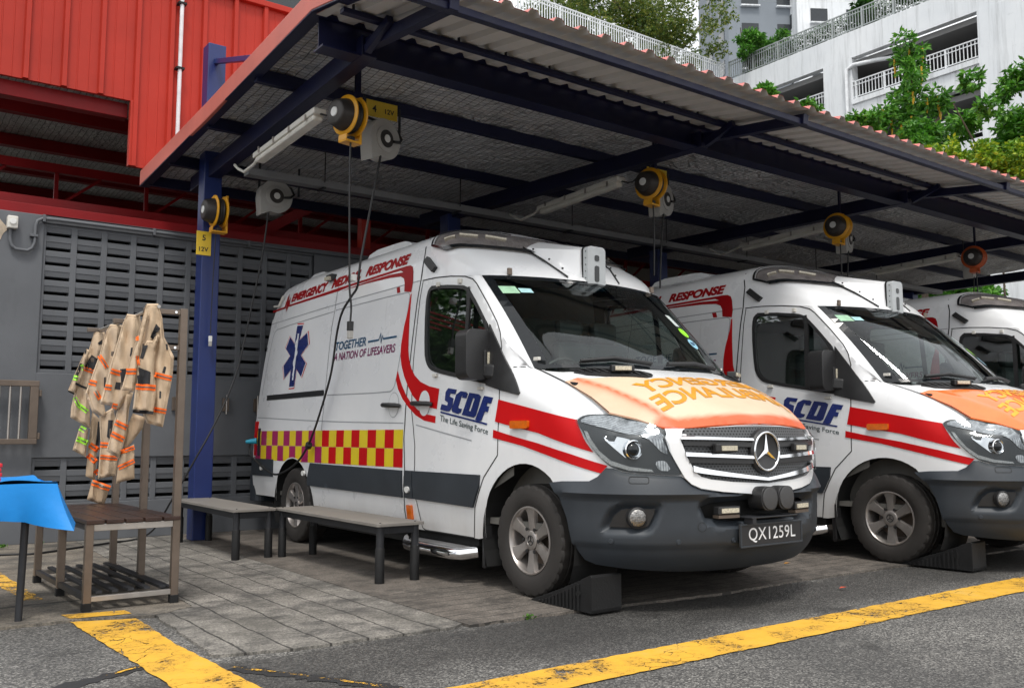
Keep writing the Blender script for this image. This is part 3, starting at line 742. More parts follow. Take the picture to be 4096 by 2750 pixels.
# ---- ambulance surfaces
def lerp(x,xs,ys):
    if x<=xs[0]: return ys[0]
    for i in range(1,len(xs)):
        if x<=xs[i]:
            t=(x-xs[i-1])/(xs[i]-xs[i-1]); return ys[i-1]+(ys[i]-ys[i-1])*t
    return ys[-1]
def cub(x,xs,ys):
    """monotone-ish cubic (finite difference Hermite)"""
    n=len(xs)
    if x<=xs[0]: return ys[0]
    if x>=xs[-1]: return ys[-1]
    i=0
    while x>xs[i+1]: i+=1
    def m(k):
        if k==0: return (ys[1]-ys[0])/(xs[1]-xs[0])
        if k==n-1: return (ys[-1]-ys[-2])/(xs[-1]-xs[-2])
        a=(ys[k]-ys[k-1])/(xs[k]-xs[k-1]); b=(ys[k+1]-ys[k])/(xs[k+1]-xs[k])
        return 0 if a*b<=0 else 2*a*b/(a+b)
    h=xs[i+1]-xs[i]; t=(x-xs[i])/h
    return ((1+2*t)*(1-t)**2*ys[i]+t*(1-t)**2*h*m(i)+t*t*(3-2*t)*ys[i+1]+t*t*(t-1)*h*m(i+1))
WZ=[.10,.30,.42,.54,.64,.75,1.0,1.2,1.36,1.6,2.0,2.2,2.35,2.47,2.56]
WX=[.93,.955,.972,.985,.994,.995,.993,.983,.978,.963,.93,.908,.885,.853,.79]
def W(z): return cub(z,WZ,WX)
YFZ=[.18,.25,.35,.5,.65,.8,.95,1.10]
YFY=[-.92,-.985,-1.03,-1.06,-1.07,-1.065,-1.06,-1.04]
def YF(z): return cub(z,YFZ,YFY)
Y0=-.25; NN=2.45
# arclength table at reference
def _pt(th,w,yf):
    c=max(0.,math.cos(th)); s=max(0.,math.sin(th))
    return -w*c**(2/NN), Y0-(Y0-yf)*s**(2/NN)
_N=400
_th=[i/_N*math.pi/2 for i in range(_N+1)]
_al=[0.]
for i in range(1,_N+1):
    p=_pt(_th[i-1],.985,-1.06);q=_pt(_th[i],.985,-1.06)
    _al.append(_al[-1]+math.hypot(p[0]-q[0],p[1]-q[1]))
ALEN=_al[-1]; AEND=Y0-ALEN
def theta(a):
    return lerp(Y0-a,_al,_th)
# hood side edge (a: x half, z)
HA=[-.75,-.5,-.25,0.,.1,.3]
HX=[.85,.862,.868,.862,.862,.95]
HZ=[1.115,1.225,1.335,1.43,1.465,1.60]
def sm(t): t=min(1,max(0,t)); return t*t*(3-2*t)
def surf(a,z,off=0.):
    """side + nose surface point"""
    w=W(z)
    if a<.3 and z>1.0:
        zh=cub(a,HA,HZ); xh=cub(a,HA,HX); zs=zh-.27
        k=sm((.3-a)/.3)
        t=min(1.,max(0,(z-zs)/(zh-zs)))
        wf=xh+(W(zs)-xh)*(1-t**2.4)
        if z>zs: w=w+(min(w,wf)-w)*k
    if a>=Y0:
        x,y=-w,a; nx,ny=-1.,0.
    else:
        th=theta(a); yf=YF(z)
        x,y=_pt(th,w,yf)
        e=1e-3;p=_pt(max(0,th-e),w,yf);q=_pt(min(math.pi/2,th+e),w,yf)
        tx,ty=q[0]-p[0],q[1]-p[1]; l=math.hypot(tx,ty) or 1
        nx,ny=ty/l,-tx/l
        if nx>0.3 : nx,ny=-nx,-ny
        if a<=AEND+1e-6: nx,ny=0.,-1.
    return (x+nx*off,y+ny*off,z)
# ---- hood height field
HYE=[-1.046,-1.03,-1.0,-.939,-.884,-.772,-.637,-.5,-.25,.05]
HXE=[0.0,.26,.42,.591,.675,.765,.852,.862,.868,.860]
HZE=[1.070,1.066,1.056,1.037,1.048,1.098,1.135,1.225,1.335,1.44]
HYC=[-1.046,-1.03,-.99,-.9,-.75,-.6,-.4,-.2,.05]
HZC=[1.072,1.095,1.135,1.195,1.285,1.355,1.425,1.475,1.50]
def Hd(x,y):
    xe=max(lerp(y,HYE,HXE),1e-4); ze=lerp(y,HYE,HZE); zc=cub(y,HYC,HZC)
    r=min(1.,abs(x)/xe)
    return ze+(zc-ze)*(1-r**3.0)
# ---- windscreen
BX=[0,.25,.56,.70,.78,.84,.87]; BY=[-.40,-.375,-.275,-.20,-.13,-.04,.05]
TX=[0,.39,.68,.80,.86,.876]; TY=[.425,.465,.542,.60,.635,.655]
def ws(u,t,off=0.):
    """u -1..1 lateral, t 0 bottom..1 top"""
    xb,xt=.87*u,.876*u
    yb,yt=cub(abs(xb),BX,BY),cub(abs(xt),TX,TY)
    zb,zt=1.435,2.135
    b=math.sin(math.pi*t)*.03*(1-.3*abs(u))
    return (xb+(xt-xb)*t, yb+(yt-yb)*t-b*.8-off*.75, zb+(zt-zb)*t+b*.5+off*.6)
# ---- high roof cap (front), control grid rows t: 0 ws top ... 1 Y=1.42 ; cols u: 0 side seam ... 1 centre
CAP=[[(-.876,.655,2.135),(-.80,.60,2.137),(-.68,.542,2.138),(-.39,.465,2.14),(0,.425,2.14)],
     [(-.897,.82,2.155),(-.845,.78,2.235),(-.73,.70,2.265),(-.42,.63,2.275),(0,.60,2.28)],
     [(-.905,1.0,2.175),(-.862,1.0,2.32),(-.775,.96,2.395),(-.45,.87,2.415),(0,.84,2.42)],
     [(-.907,1.22,2.195),(-.866,1.22,2.38),(-.79,1.22,2.525),(-.47,1.14,2.565),(0,1.10,2.575)],
     [(-.907,1.44,2.205),(-.868,1.44,2.42),(-.785,1.44,2.56),(-.50,1.44,2.655),(0,1.44,2.69)]]
def cr(p0,p1,p2,p3,t):
    return tuple(.5*((2*b)+(-a+c)*t+(2*a-5*b+4*c-d)*t*t+(-a+3*b-3*c+d)*t**3) for a,b,c,d in zip(p0,p1,p2,p3))
def crv(pts,s,mirror_end=False):
    n=len(pts)-1; s=min(max(s,0),1)*n; i=min(int(s),n-1); t=s-i
    p1,p2=pts[i],pts[i+1]
    p0=pts[i-1] if i>0 else tuple(2*a-b for a,b in zip(p1,p2))
    if i+2<=n: p3=pts[i+2]
    elif mirror_end: p3=(-p1[0],p1[1],p1[2])
    else: p3=tuple(2*b-a for a,b in zip(p1,p2))
    return cr(p0,p1,p2,p3,t)
def cap(u,t,off=0.):
    p=crv([crv(r,u,True) for r in CAP],t)
    if off:
        e=.01
        a=crv([crv(r,max(0,u-e),True) for r in CAP],t);b=crv([crv(r,min(1,u+e),True) for r in CAP],t)
        c_=crv([crv(r,u,True) for r in CAP],max(0,t-e));d_=crv([crv(r,u,True) for r in CAP],min(1,t+e))
        U=[j-i for i,j in zip(a,b)];V=[j-i for i,j in zip(c_,d_)]
        n=(U[1]*V[2]-U[2]*V[1],U[2]*V[0]-U[0]*V[2],U[0]*V[1]-U[1]*V[0]);l=math.sqrt(sum(x*x for x in n)) or 1
        sg=1 if n[2]>0 else -1
        p=tuple(x+sg*off*k/l for x,k in zip(p,n))
    return p
# ------------------------------------------------------------------ van materials
M['vred'] = mat('livery_red', (.50, .004, .006), .40, 0, .05, 3.)
M['vmag'] = mat('livery_magenta', (.36, .008, .10), .34, 0, .05, 3., coat=.3)
M['vyel'] = mat('livery_yellow', (.74, .56, .015), .32, 0, .05, 3., coat=.3)
M['vblue'] = mat('livery_blue', (.010, .022, .14), .25, 0, .05, 5., coat=.6)
M['vteal'] = mat('lettering_teal', (.012, .07, .15), .4)
M['vpurple'] = mat('lettering_plum', (.18, .01, .09), .4)
M['vdkred'] = mat('lettering_dark_red', (.30, .003, .006), .4)
M['vamber'] = mat('lettering_amber', (.60, .25, .010), .5)
M['ink2'] = mat('lettering_grey_green', (.03, .055, .06), .5)
M['vwhite'] = mat('decal_white', (.76, .77, .79), .35)
M['plas'] = mat('grey_bumper_plastic', (.030, .036, .044), .48, 0, .14, 3.5, .15, 260., dirt=(4., .64, (.13, .12, .11), .5))
M['blackp'] = mat('black_plastic', (.018, .018, .019), .42, 0, .15, 8., .1, 200.)
M['seam'] = mat('panel_gap', (.012, .012, .012), .8)
M['crease'] = mat('pressed_line_shade', (.30, .31, .325), .5)  # grey standing in for shade along pressed body edges; papers share it
M['chrome'] = mat('chrome', (.80, .81, .83), .10, 1., .03, 5.)
M['alloy'] = mat('dusty_alloy', (.40, .37, .35), .34, .75, .14, 9., dirt=(9., .58, (.20, .13, .10), .6))
M['tyre'] = mat('dusty_tyre', (.024, .021, .019), .75, 0, .25, 6., .2, 120.)
M['amber'] = mat('amber_lens', (.60, .12, .006), .15, 0, .2, 20., coat=.5)
M['led'] = mat('led_cells', (.50, .46, .36), .25, 0, .35, 120.)
M['ledw'] = mat('daylight_strip', (.34, .35, .35), .3, .2, .5, 160., .5, 260.)
def ribbed():
    m, nt, b, out = new_mat('clear_ribbed_lens'); v = coords(nt); so = N(nt, 'ShaderNodeSeparateXYZ'); nt.links.new(v, so.inputs[0])
    q = math_n(nt, 'ADD', math_n(nt, 'MULTIPLY', so.outputs[0], 140.), math_n(nt, 'MULTIPLY', so.outputs[1], 90.))
    fr = math_n(nt, 'FRACT', q); n1 = noise(nt, v, 9., 4)
    c = ramp(nt, n1, [(.38, (.20, .21, .22)), (.5, (.62, .64, .66)), (.62, (.30, .31, .33))])
    nt.links.new(mixc(nt, math_n(nt, 'MULTIPLY', math_n(nt, 'LESS_THAN', fr, .35), .6), c, (.06, .065, .07)), b.inputs['Base Color'])
    b.inputs['Metallic'].default_value = .5; b.inputs['Roughness'].default_value = .2; bump(nt, b, fr, .5, .004); return m
M['lens'] = ribbed()
M['foglens'] = mat('fog_reflector', (.30, .29, .28), .22, .9, .5, 60., .8, 120.)
M['darklens'] = mat('headlamp_inner', (.030, .033, .035), .35, .1, .15, 9.)
M['smoke'] = glass_mat('smoked_lens', (.62, .60, .60), .8, .05)
M['glass'] = glass_mat('tinted_glass', (.46, .53, .50), 1., .17)
M['wglass'] = glass_mat('windscreen_glass', (.74, .82, .78), 1., .05)
M['clear'] = glass_mat('clear_cover', (.84, .86, .87), .55, .03)
M['lightbed'] = mat('light_bar_bed', (.50, .48, .47), .4, 0, .3, 9.)
M['frit'] = mat('glass_black_border', (.008, .010, .012), .12)
M['cabin'] = mat('cabin_trim', (.11, .105, .095), .7, 0, .15, 5.)
M['seat'] = mat('seat_vinyl', (.055, .066, .068), .5, 0, .15, 5., .1)
M['dots'] = dots_mat()
M['hoodf'] = hood_mat('faded_orange_film', True); M['hoodo'] = hood_mat('bright_orange_film', False)
# ------------------------------------------------------------------ livery outlines, (distance from front axle, height) on the body side
STRIPE = [(4.095,2.300),(4.063,2.319),(2.914,2.346),(2.415,2.352),(1.713,2.362),(1.649,2.358),(1.607,2.339),(1.587,2.298),(1.568,2.199),(1.576,2.129),(1.693,2.149),(1.704,2.223),(1.727,2.260),(1.786,2.285),(1.971,2.300),(2.402,2.310),(2.883,2.306),(2.407,2.325),(1.981,2.328),(1.752,2.316),(1.802,2.336),(1.930,2.337),(2.730,2.327),(2.936,2.315)]
STRIPEL = [(4.497,2.302),(4.183,2.313),(4.160,2.295),(4.488,2.282)]
ECG = [(4.178,2.302),(4.143,2.431),(4.130,2.263),(4.091,2.391),(4.086,2.304)]
PILLAR = [(1.583,2.113),(1.596,1.997),(1.640,1.859),(1.662,1.718),(1.658,1.626),(1.633,1.554),(1.581,1.471),(1.512,1.388),(1.427,1.307),(1.346,1.255),(1.233,1.219),(1.072,1.198),(1.046,1.345),(1.188,1.369),(1.322,1.409),(1.414,1.462),(1.468,1.514),(1.514,1.586),(1.540,1.668),(1.560,1.892),(1.568,2.115)]
SWOOSH = [(1.684,1.516),(1.704,1.442),(1.659,1.365),(1.582,1.287),(1.488,1.221),(1.377,1.160),(1.240,1.115),(1.084,1.096),(1.081,1.146),(1.209,1.162),(1.343,1.198),(1.442,1.249),(1.524,1.310),(1.601,1.392),(1.648,1.454)]
TAB = [(1.828,2.198),(1.776,2.199),(1.757,2.149),(1.807,2.149)]
LS = [(.918,1.344),(.811,1.329),(.827,1.297),(.891,1.306),(.903,1.286),(.849,1.268),(.860,1.210),(.894,1.179),(.928,1.177),(1.018,1.193),(1.001,1.232),(.924,1.219),(.915,1.239),(.959,1.258),(.951,1.318)]
LC = [(.752,1.316),(.683,1.307),(.667,1.293),(.685,1.263),(.733,1.269),(.728,1.280),(.743,1.283),(.783,1.208),(.775,1.196),(.737,1.191),(.747,1.167),(.783,1.157),(.851,1.171),(.865,1.187),(.809,1.294)]
LD = [(.642,1.301),(.528,1.286),(.504,1.270),(.555,1.141),(.580,1.128),(.729,1.149)]
LDH = [(.600,1.262),(.573,1.257),(.620,1.172),(.648,1.176)]
LF = [(.459,1.273),(.360,1.258),(.381,1.219),(.424,1.224),(.433,1.203),(.402,1.199),(.415,1.162),(.452,1.167),(.485,1.106),(.508,1.103),(.558,1.112),(.470,1.260)]
UNDER = [(1.018,1.181),(.415,1.087),(.418,1.075),(1.017,1.168)]
BAR1 = [(.296,1.243),(.326,1.098),(.123,1.063),(-.145,1.021),(-.604,.908),(-.557,.965),(-.511,1.039),(-.478,1.099),(-.136,1.163)]
BAR2 = [(.340,1.044),(.343,.991),(.017,.941),(-.303,.872),(-.651,.788),(-.691,.833),(-.440,.898),(-.146,.958),(.121,1.002)]
STAR = [(3.787,2.098),(3.633,2.089),(3.687,1.936),(3.494,1.999),(3.441,1.870),(3.607,1.774),(3.461,1.682),(3.549,1.547),(3.689,1.635),(3.710,1.453),(3.843,1.453),(3.835,1.637),(3.994,1.551),(4.049,1.688),(3.891,1.785),(4.032,1.873),(3.944,1.991),(3.803,1.905)]
STAFF = [(3.745,1.994),(3.712,1.992),(3.722,1.804),(3.744,1.538),(3.769,1.540),(3.766,1.807)]
SNAKE = [(3.721,1.949),(3.785,1.897),(3.734,1.835),(3.702,1.797),(3.770,1.744),(3.780,1.689),(3.724,1.658),(3.763,1.620),(3.767,1.583)]
WIN = [(1.275,2.139),(1.05,2.118),(.814,2.081),(.743,2.053),(.630,1.942),(.466,1.763),(.300,1.375),(.330,1.335),(.533,1.367),(.835,1.418),(1.090,1.464),(1.193,1.493),(1.255,1.549),(1.290,1.629),(1.328,1.966),(1.323,2.095)]
TRI = [(.440,1.760),(.300,1.590),(.185,1.440),(.068,1.278),(.080,1.266),(.281,1.305),(.440,1.345)]
HEAD = [(-.481,1.096),(-.502,1.119),(-.545,1.131),(-.655,1.131),(-.768,1.107),(-.985,1.051),(-1.031,.980),(-1.052,.889),(-1.087,.828),(-1.114,.779),(-1.024,.783),(-.843,.792),(-.770,.806),(-.721,.824),(-.683,.851),(-.624,.906),(-.555,.999),(-.496,1.074)]
HLENS = [(-.500,1.090),(-.540,1.124),(-.655,1.124),(-.770,1.100),(-.980,1.044),(-1.042,.896),(-.997,.910),(-.961,.952),(-.922,.992),(-.861,1.008),(-.773,1.014),(-.647,1.051),(-.546,1.077)]
HBOWL = [(-.673,.989),(-.687,1.008),(-.775,.996),(-.836,.980),(-.877,.950),(-.885,.913),(-.869,.883),(-.839,.871),(-.802,.876),(-.772,.901),(-.723,.943)]
HLED = [(-.544,1.033),(-.562,1.030),(-.644,.918),(-.715,.861),(-.820,.828),(-.940,.813),(-.951,.799),(-.819,.807),(-.715,.836),(-.657,.878),(-.590,.955)]
HCORN = [(-.959,.856),(-.995,.865),(-1.026,.856),(-1.049,.804),(-.976,.807)]
GRIN = [(-1.112,1.046),(-1.097,1.034),(-1.099,1.005),(-1.118,.950),(-1.138,.889),(-1.171,.827),(-1.203,.785),(-1.223,.771),(-1.285,.755),(-1.436,.738),(AEND,.722)]
SURO = [(-.990,1.046),(-1.020,.992),(-1.040,.919),(-1.082,.840),(-1.123,.767),(-1.160,.731),(-1.219,.705),(-1.354,.684),(-1.603,.663),(AEND,.660)]
FOG = [(-.673,.478),(-.711,.553),(-.757,.591),(-.789,.598),(-.962,.599),(-.955,.563),(-.918,.490),(-.893,.478)]
WASH = [(-.809,.776),(-.902,.774),(-.925,.729),(-.835,.732)]
INTK = [(-1.236,.598),(-1.300,.618),(-1.5,.628),(AEND,.63),(AEND,.505),(-1.457,.508),(-1.264,.534)]
def hood_edge(n=14):
    o = []
    for i in range(n+1):
        y = .05-i/n*(.05+.637); o.append((lerp(y, HYE, HXE), y, lerp(y, HYE, HZE)))
    return o
class Van:
    """one ambulance; origin on the ground under the front axle, nose towards -Y"""
    def __init__(s, name, label, loc, faded):
        s.root = thing(name, label, 'ambulance', loc, 0, 'ambulances parked under the canopy')
        s.faded = faded; s.build()
    def decal(s, name, poly, m, off=.0025, step=.12, th=0., holes=(), parent=None, fn=None):
        v, t = fill(poly, step, holes); b = MB(); b.sheet(v, t, fn or surf, off, th)
        return b.build(name, M[m] if isinstance(m, str) else m, parent or s.root, 50)
    def line(s, b, pts, wd, off=.002, step=.06, fn=None):
        v, t = ribbon(densify(pts, step), wd); b.sheet(v, t, fn or surf, off)
    def text(s, name, txt, a0, a1, z0, z1, m, bold=.02, shear=0., off=.003, parent=None, z0e=None, z1e=None, space=1.):
        v, t = text2d(txt, bold, shear, space); v, t = slice2d(v, t, [.25, .5, .75], [.5])
        z0e = z0 if z0e is None else z0e; z1e = z1 if z1e is None else z1e
        b = MB(); b.add([surf(a0+(a1-a0)*p, (z0+(z0e-z0)*p)+((z1+(z1e-z1)*p)-(z0+(z0e-z0)*p))*q, off) for p, q in v], t)
        return b.build(name, M[m], parent or s.root, fix=False)
    def build(s):
        R = s.root
        # ---- body shell
        arch_r = [(3.665+.44*math.cos(a), .35+.44*math.sin(a)) for a in [math.radians(x) for x in range(2, 180, 8)]]
        arch_f = [(.47*math.cos(a), .36+.47*math.sin(a)) for a in [math.radians(x) for x in range(-4, 132, 8)]]
        out = [(4.70, .40), (4.705, .6), (4.69, .85), (4.66, 1.1), (4.60, 1.5), (4.53, 1.9), (4.47, 2.205)]
        out += [(4.0, 2.205), (3, 2.205), (2, 2.205), (1.44, 2.205), (1.22, 2.195), (1.0, 2.175), (.81, 2.150), (.715, 2.138)]
        PIL = [(.715-.605*k/10, 2.138-.668*k/10) for k in range(11)]
        out += PIL[1:]+[(.05, 1.44)]
        out += [(y, z) for x, y, z in hood_edge()[1:-1]]+[(-.658, 1.131), (-.768, 1.105), (-.87, 1.078), (-.985, 1.050), (-1.09, 1.037), (-1.3, 1.054), (-1.5, 1.066), (AEND, 1.068)]
        out += [(AEND, .675), (-1.2, .69), (-.8, .70), (-.45, .68), (-.31, .70)]
        out += arch_f[::-1]+[(.56, .31), (3.22, .31)]
        out += sorted(arch_r, key=lambda p: p[0])
        out += [(4.12, .40)]
        b = MB()
        v, t = fill(out, .030, [WIN]); b.sheet(v, t, surf, 0.)
        side = [surf(a, z) for a, z in PIL][::-1]; edge = [ws(-1, k/10) for k in range(11)]
        def pil(u, tt):
            k = min(int(tt*10), 9); f = tt*10-k
            p = [x+(y-x)*f for x, y in zip(side[k], side[k+1])]; q = [x+(y-x)*f for x, y in zip(edge[k], edge[k+1])]
            o = [x+(y-x)*u for x, y in zip(p, q)]; bl = .016*math.sin(math.pi*u); return (o[0]-bl*.8, o[1]-bl*.5, o[2])
        b.grid(pil, 4, 20)
        b.grid(lambda u, tt: cap(u, tt), 24, 24)
        def roof(u, tt):
            p = crv(CAP[4], u, True); ye = lerp(u, [0, .25, .5, 1], [4.47, 4.38, 4.24, 4.30]); y = 1.44+(ye-1.44)*tt
            dz = .02*sm((tt-.85)/.15); return (p[0], y, p[2]-dz)
        b.grid(roof, 24, 24)
        # rear end
        rear = [surf(a, z) for a, z in out[:7]]
        def tail(u, tt):
            k = min(int(tt*6), 5); f = tt*6-k; p = [x+(y-x)*f for x, y in zip(rear[k], rear[k+1])]; return (p[0]*(1-u), p[1]+.04*math.sin(math.pi/2*u), p[2])
        b.grid(tail, 6, 12)
        b.grid(lambda u, tt: (lambda p: (p[0]*(1-tt), p[1], p[2]+(2.205-p[2])*0))(roof(u, 1.)), 24, 1)
        b.mirror()
        s.body = b.build('body', M['van'], R, 38)
        # lining of the cab, floor, wheel housings
        b = MB()
        door = [(1.46, .45), (1.46, 2.19), (1.0, 2.165), (.715, 2.13), (.15, 1.50), (.15, .75), (.5, .6), (.6, .45)]
        v, t = fill(door, .08, [WIN]); b.sheet(v, t, surf, -.03)
        b.grid(lambda u, tt: cap(u, tt, -.035), 12, 12); b.mirror()
        b.span((-.90, 1.50, .4), (.90, 1.54, 2.0)).span((-.93, -.3, .42), (.93, 4.55, .46)).span((-.80, -.75, .3), (.80, .45, .95))
        b.build('cab_lining', M['cabin'], s.body, fix=False)
        for y0, r in ((0, .475), (3.665, .445)):
            for sx in (-1, 1):
                b = MB(); n = 18; v = []
                for x in (.985, .62):
                    v += [(sx*x, y0+r*math.cos(math.pi*(k/n*1.3-.15)), .36+r*math.sin(math.pi*(k/n*1.3-.15))) for k in range(n+1)]
                b.add(v, [(k, k+1, n+2+k, n+1+k) for k in range(n)]); b.add([v[n+1+k] for k in range(n+1)], [tuple(range(n+1))]); b.build('wheel_housing', M['void'], s.body, fix=False)
        # ---- bonnet
        hb = [(-x, y) for x, y in zip([.86, .84, .78, .70, .56, .25], [.05, -.04, -.13, -.20, -.275, -.375])]+[(0, -.40)]+[(x, y) for x, y in zip([.25, .56, .70, .78, .84, .86], [-.375, -.275, -.20, -.13, -.04, .05])]
        fr = [(.868, -.25), (.862, -.5), (.852, -.637), (.765, -.772), (.675, -.884), (.591, -.939), (.50, -.971), (.42, -1.0), (.26, -1.03), (0, -1.045)]
        hb += fr+[(-x, y) for x, y in fr[::-1][1:]]
        def hz(x, y, off=0.):
            z = Hd(x, y); rid = .010*math.exp(-((abs(x)-(.80-.20*((-y-.28)/.65)**1.2 if y < -.28 else .8))/.035)**2) if y < -.25 else 0
            return (x, y-off*.4, z+off+rid)
        v, t = fill(hb, .03); b = MB(); b.sheet(v, t, hz, .003)
        s.hood = b.build('bonnet', M['van'], R, 50)
        film = [(-.866, -.25), (-.80, -.29), (-.43, -.545), (-.2, -.56), (.2, -.56), (.43, -.545), (.80, -.29), (.866, -.25)]+fr[1:]+[(-x, y) for x, y in fr[::-1][1:-1]]
        v, t = fill(film, .02); b = MB(); b.sheet(v, t, hz, .006, .010)
        fo = b.build('orange_film', M['hoodf'] if s.faded else M['hoodo'], s.hood, 50)
        at = fo.data.attributes.new('wear', 'FLOAT', 'POINT')
        vals = []; LIP = [(-x_, y_) for x_, y_ in fr[2:]][::-1]; LIP = [(-.86, -2.)]+[(-x_, y_) for x_, y_ in fr[4:]]+[(x_, y_) for x_, y_ in fr[4:][::-1]]+[(.86, -2.)]
        for p in fo.data.vertices:
            x, y = abs(p.co.x), p.co.y
            xr = .80-.20*((-y-.28)/.65)**1.2 if y < -.28 else .8
            dl = edist((p.co.x, y), LIP); lip = 1.0 if dl < .030 else max(0, 1-(dl-.030)/.03); cr_ = math.exp(-((x-xr)/.03)**2)*.62+(.30 if x > xr else 0)
            vals.append(min(1., max(lip, cr_, .12)))
        at.data.foreach_set('value', vals)
        def htext(txt, x0, x1, y0, y1):
            v, t = text2d(txt, .03); v, t = slice2d(v, t, [k/16 for k in range(1, 16)], [.5])
            b = MB(); b.add([hz(x0+(x1-x0)*p, y0+(y1-y0)*q, .009) for p, q in v], t)
            return b.build('bonnet_lettering', M['vamber'] if s.faded else M['vyel'], s.hood, fix=False)
        htext('EMERGENCY', .585, -.60, -.685, -.56); htext('AMBULANCE', .595, -.61, -.84, -.715)
        for sx in (-1, 1):
            ven = [(sx*x, y) for x, y in ((-.765, -.155), (-.71, -.33), (-.45, -.53), (-.37, -.53), (-.36, -.47), (-.45, -.37), (-.60, -.255))]
            b = MB(); v, t = fill(smooth_poly(ven), .03); b.sheet(v, t, hz, .014, .012)
            for k in range(9):
                f = k/8; p = (sx*(-.73+.30*f), -.20-.27*f); b.tube([hz(p[0]-sx*.015, p[1]+.05, .016), hz(p[0], p[1], .022), hz(p[0]+sx*.01, p[1]-.06, .016)], .007, 6)
            o = b.build('bonnet_vent', M['blackp'], s.hood, 40)
            c = Vector(hz(sx*-.53, -.395, .035)); b = MB(); b.box(c, (.15, .06, .045), rz=sx*-.5); b.build('vent_lamp', M['blackp'], o, bevel=.008)
            b = MB(); b.box(c+Vector((sx*-.015, -.028, .0)), (.105, .02, .026), rz=sx*-.5); b.build('lamp_cells', M['led'], o, bevel=.003)
        # ---- glass
        b = MB(); b.grid(lambda u, tt: ws(2*u-1, tt), 40, 16); wsn = b.build('windscreen', M['wglass'], R, 60, fix=False)
        b = MB()
        b.grid(lambda u, tt: ws(2*u-1, .0+.035*tt, .003), 40, 1); b.grid(lambda u, tt: ws(2*u-1, .955+.045*tt, .003), 40, 1)
        for sx in (-1, 1): b.grid(lambda u, tt, sx=sx: ws(sx*(1-.05*u), tt, .0035), 1, 16)
        b.build('glass_border', M['frit'], wsn, fix=False)
        b = MB(); b.grid(lambda u, tt: ws(1.9*u-.95, .86+.095*tt, -.004), 40, 2)
        b.build('sun_band', glass_mat('blue_sun_band', (.02, .10, .14), .3, .0) if 'sunband' not in M else M['sunband'], wsn, fix=False)
        for u0, u1, t0, t1, col in ((-.955, -.84, .775, .862, 'stk1'), (-.83, -.735, .785, .838, 'stk2'), (.55, .625, .52, .66, 'stk3')):
            if col not in M: M[col] = mat('sticker_'+{'stk1': 'green', 'stk2': 'pale_blue', 'stk3': 'pale'}[col], {'stk1': (.30, .50, .34), 'stk2': (.34, .56, .58), 'stk3': (.55, .62, .60)}[col], .4, 0, .15, 20)
            b = MB(); b.grid(lambda u, tt: ws(u0+(u1-u0)*u, t0+(t1-t0)*tt, .004), 6, 2); b.build('windscreen_sticker', M[col], wsn, fix=False)
        for (cu, ct, col, cc) in ((.585, .445, 'stk4', (.30, .72, .04)), (.565, .315, 'stk5', (.30, .58, .72))):
            if col not in M: M[col] = mat({'stk4': 'sticker_lime', 'stk5': 'sticker_sky'}[col], cc, .4)
            v, t = fill(circ(cu, ct, .06, 20, .055), .03); b = MB(); b.sheet(v, t, ws, .004); o = b.build('windscreen_sticker', M[col], wsn, fix=False)
            if col == 'stk5':
                v, t = text2d('SCDF', .04, .2); b = MB(); b.add([ws(.525+.075*p, .30+.035*q, .006) for p, q in v], t); b.build('lettering', M['vblue'], o, fix=False)
        for pts in ([(-.80, .035), (-.55, .065), (-.27, .025)], [(-.12, .03), (.20, .05), (.50, .022)]):
            b = MB(); b.tube([ws(u, tt, .035) for u, tt in pts], [.011, .013, .008], 8); b.tube([ws(u, tt+.0, .018) for u, tt in densify(pts, .05)], .008, 6); b.build('wiper', M['blackp'], R, 50)
        # interior
        b = MB(); b.prism([(-.34, 1.33), (.05, 1.39), (.28, 1.34), (.32, 1.0), (-.3, 1.0)], lambda y, z, h: (h, y, z), -.86, .86)
        b.span((-.62, .05, 1.42), (-.32, .14, 1.50)).span((.1, -.02, 1.42), (.32, .08, 1.52)).span((-.75, -.06, 1.40), (-.64, .0, 1.43)); db = b.build('dashboard', M['rubber'], R, bevel=.02)
        b = MB(); b.box((-.36, -.05, 1.437), (.12, .09, .008)); b.box((-.46, .02, 1.46), (.09, .01, .05)); b.build('papers', M['crease'], db)
        b = MB()
        pts = [(-.42+.19*math.cos(k/20*2*math.pi), .36-.07*math.sin(k/20*2*math.pi), 1.36+.18*math.sin(k/20*2*math.pi)) for k in range(21)]; b.tube(pts, .014, 8, cap=False); b.build('steering_wheel', M['blackp'], db, 60)
        for x in (-.45, .25, .62):
            b = MB(); b.box((x, 1.02, 1.40), (.44 if x != .25 else .36, .13, .72)); b.box((x, .80, 1.02), (.46 if x != .25 else .36, .5, .14)); st = b.build('seat', M['seat'], R, bevel=.05)
            b = MB(); b.box((x, 1.05, 1.85), (.26, .10, .18)); b.build('headrest', M['seat'], st, bevel=.04)
        # door glass + seal on both sides
        inn = [(1.258, 2.110), (1.05, 2.092), (.825, 2.058), (.765, 2.034), (.655, 1.930), (.49, 1.75), (.345, 1.395), (.533, 1.395), (.835, 1.446), (1.085, 1.492), (1.170, 1.517), (1.225, 1.562), (1.258, 1.640), (1.295, 1.970), (1.292, 2.080)]
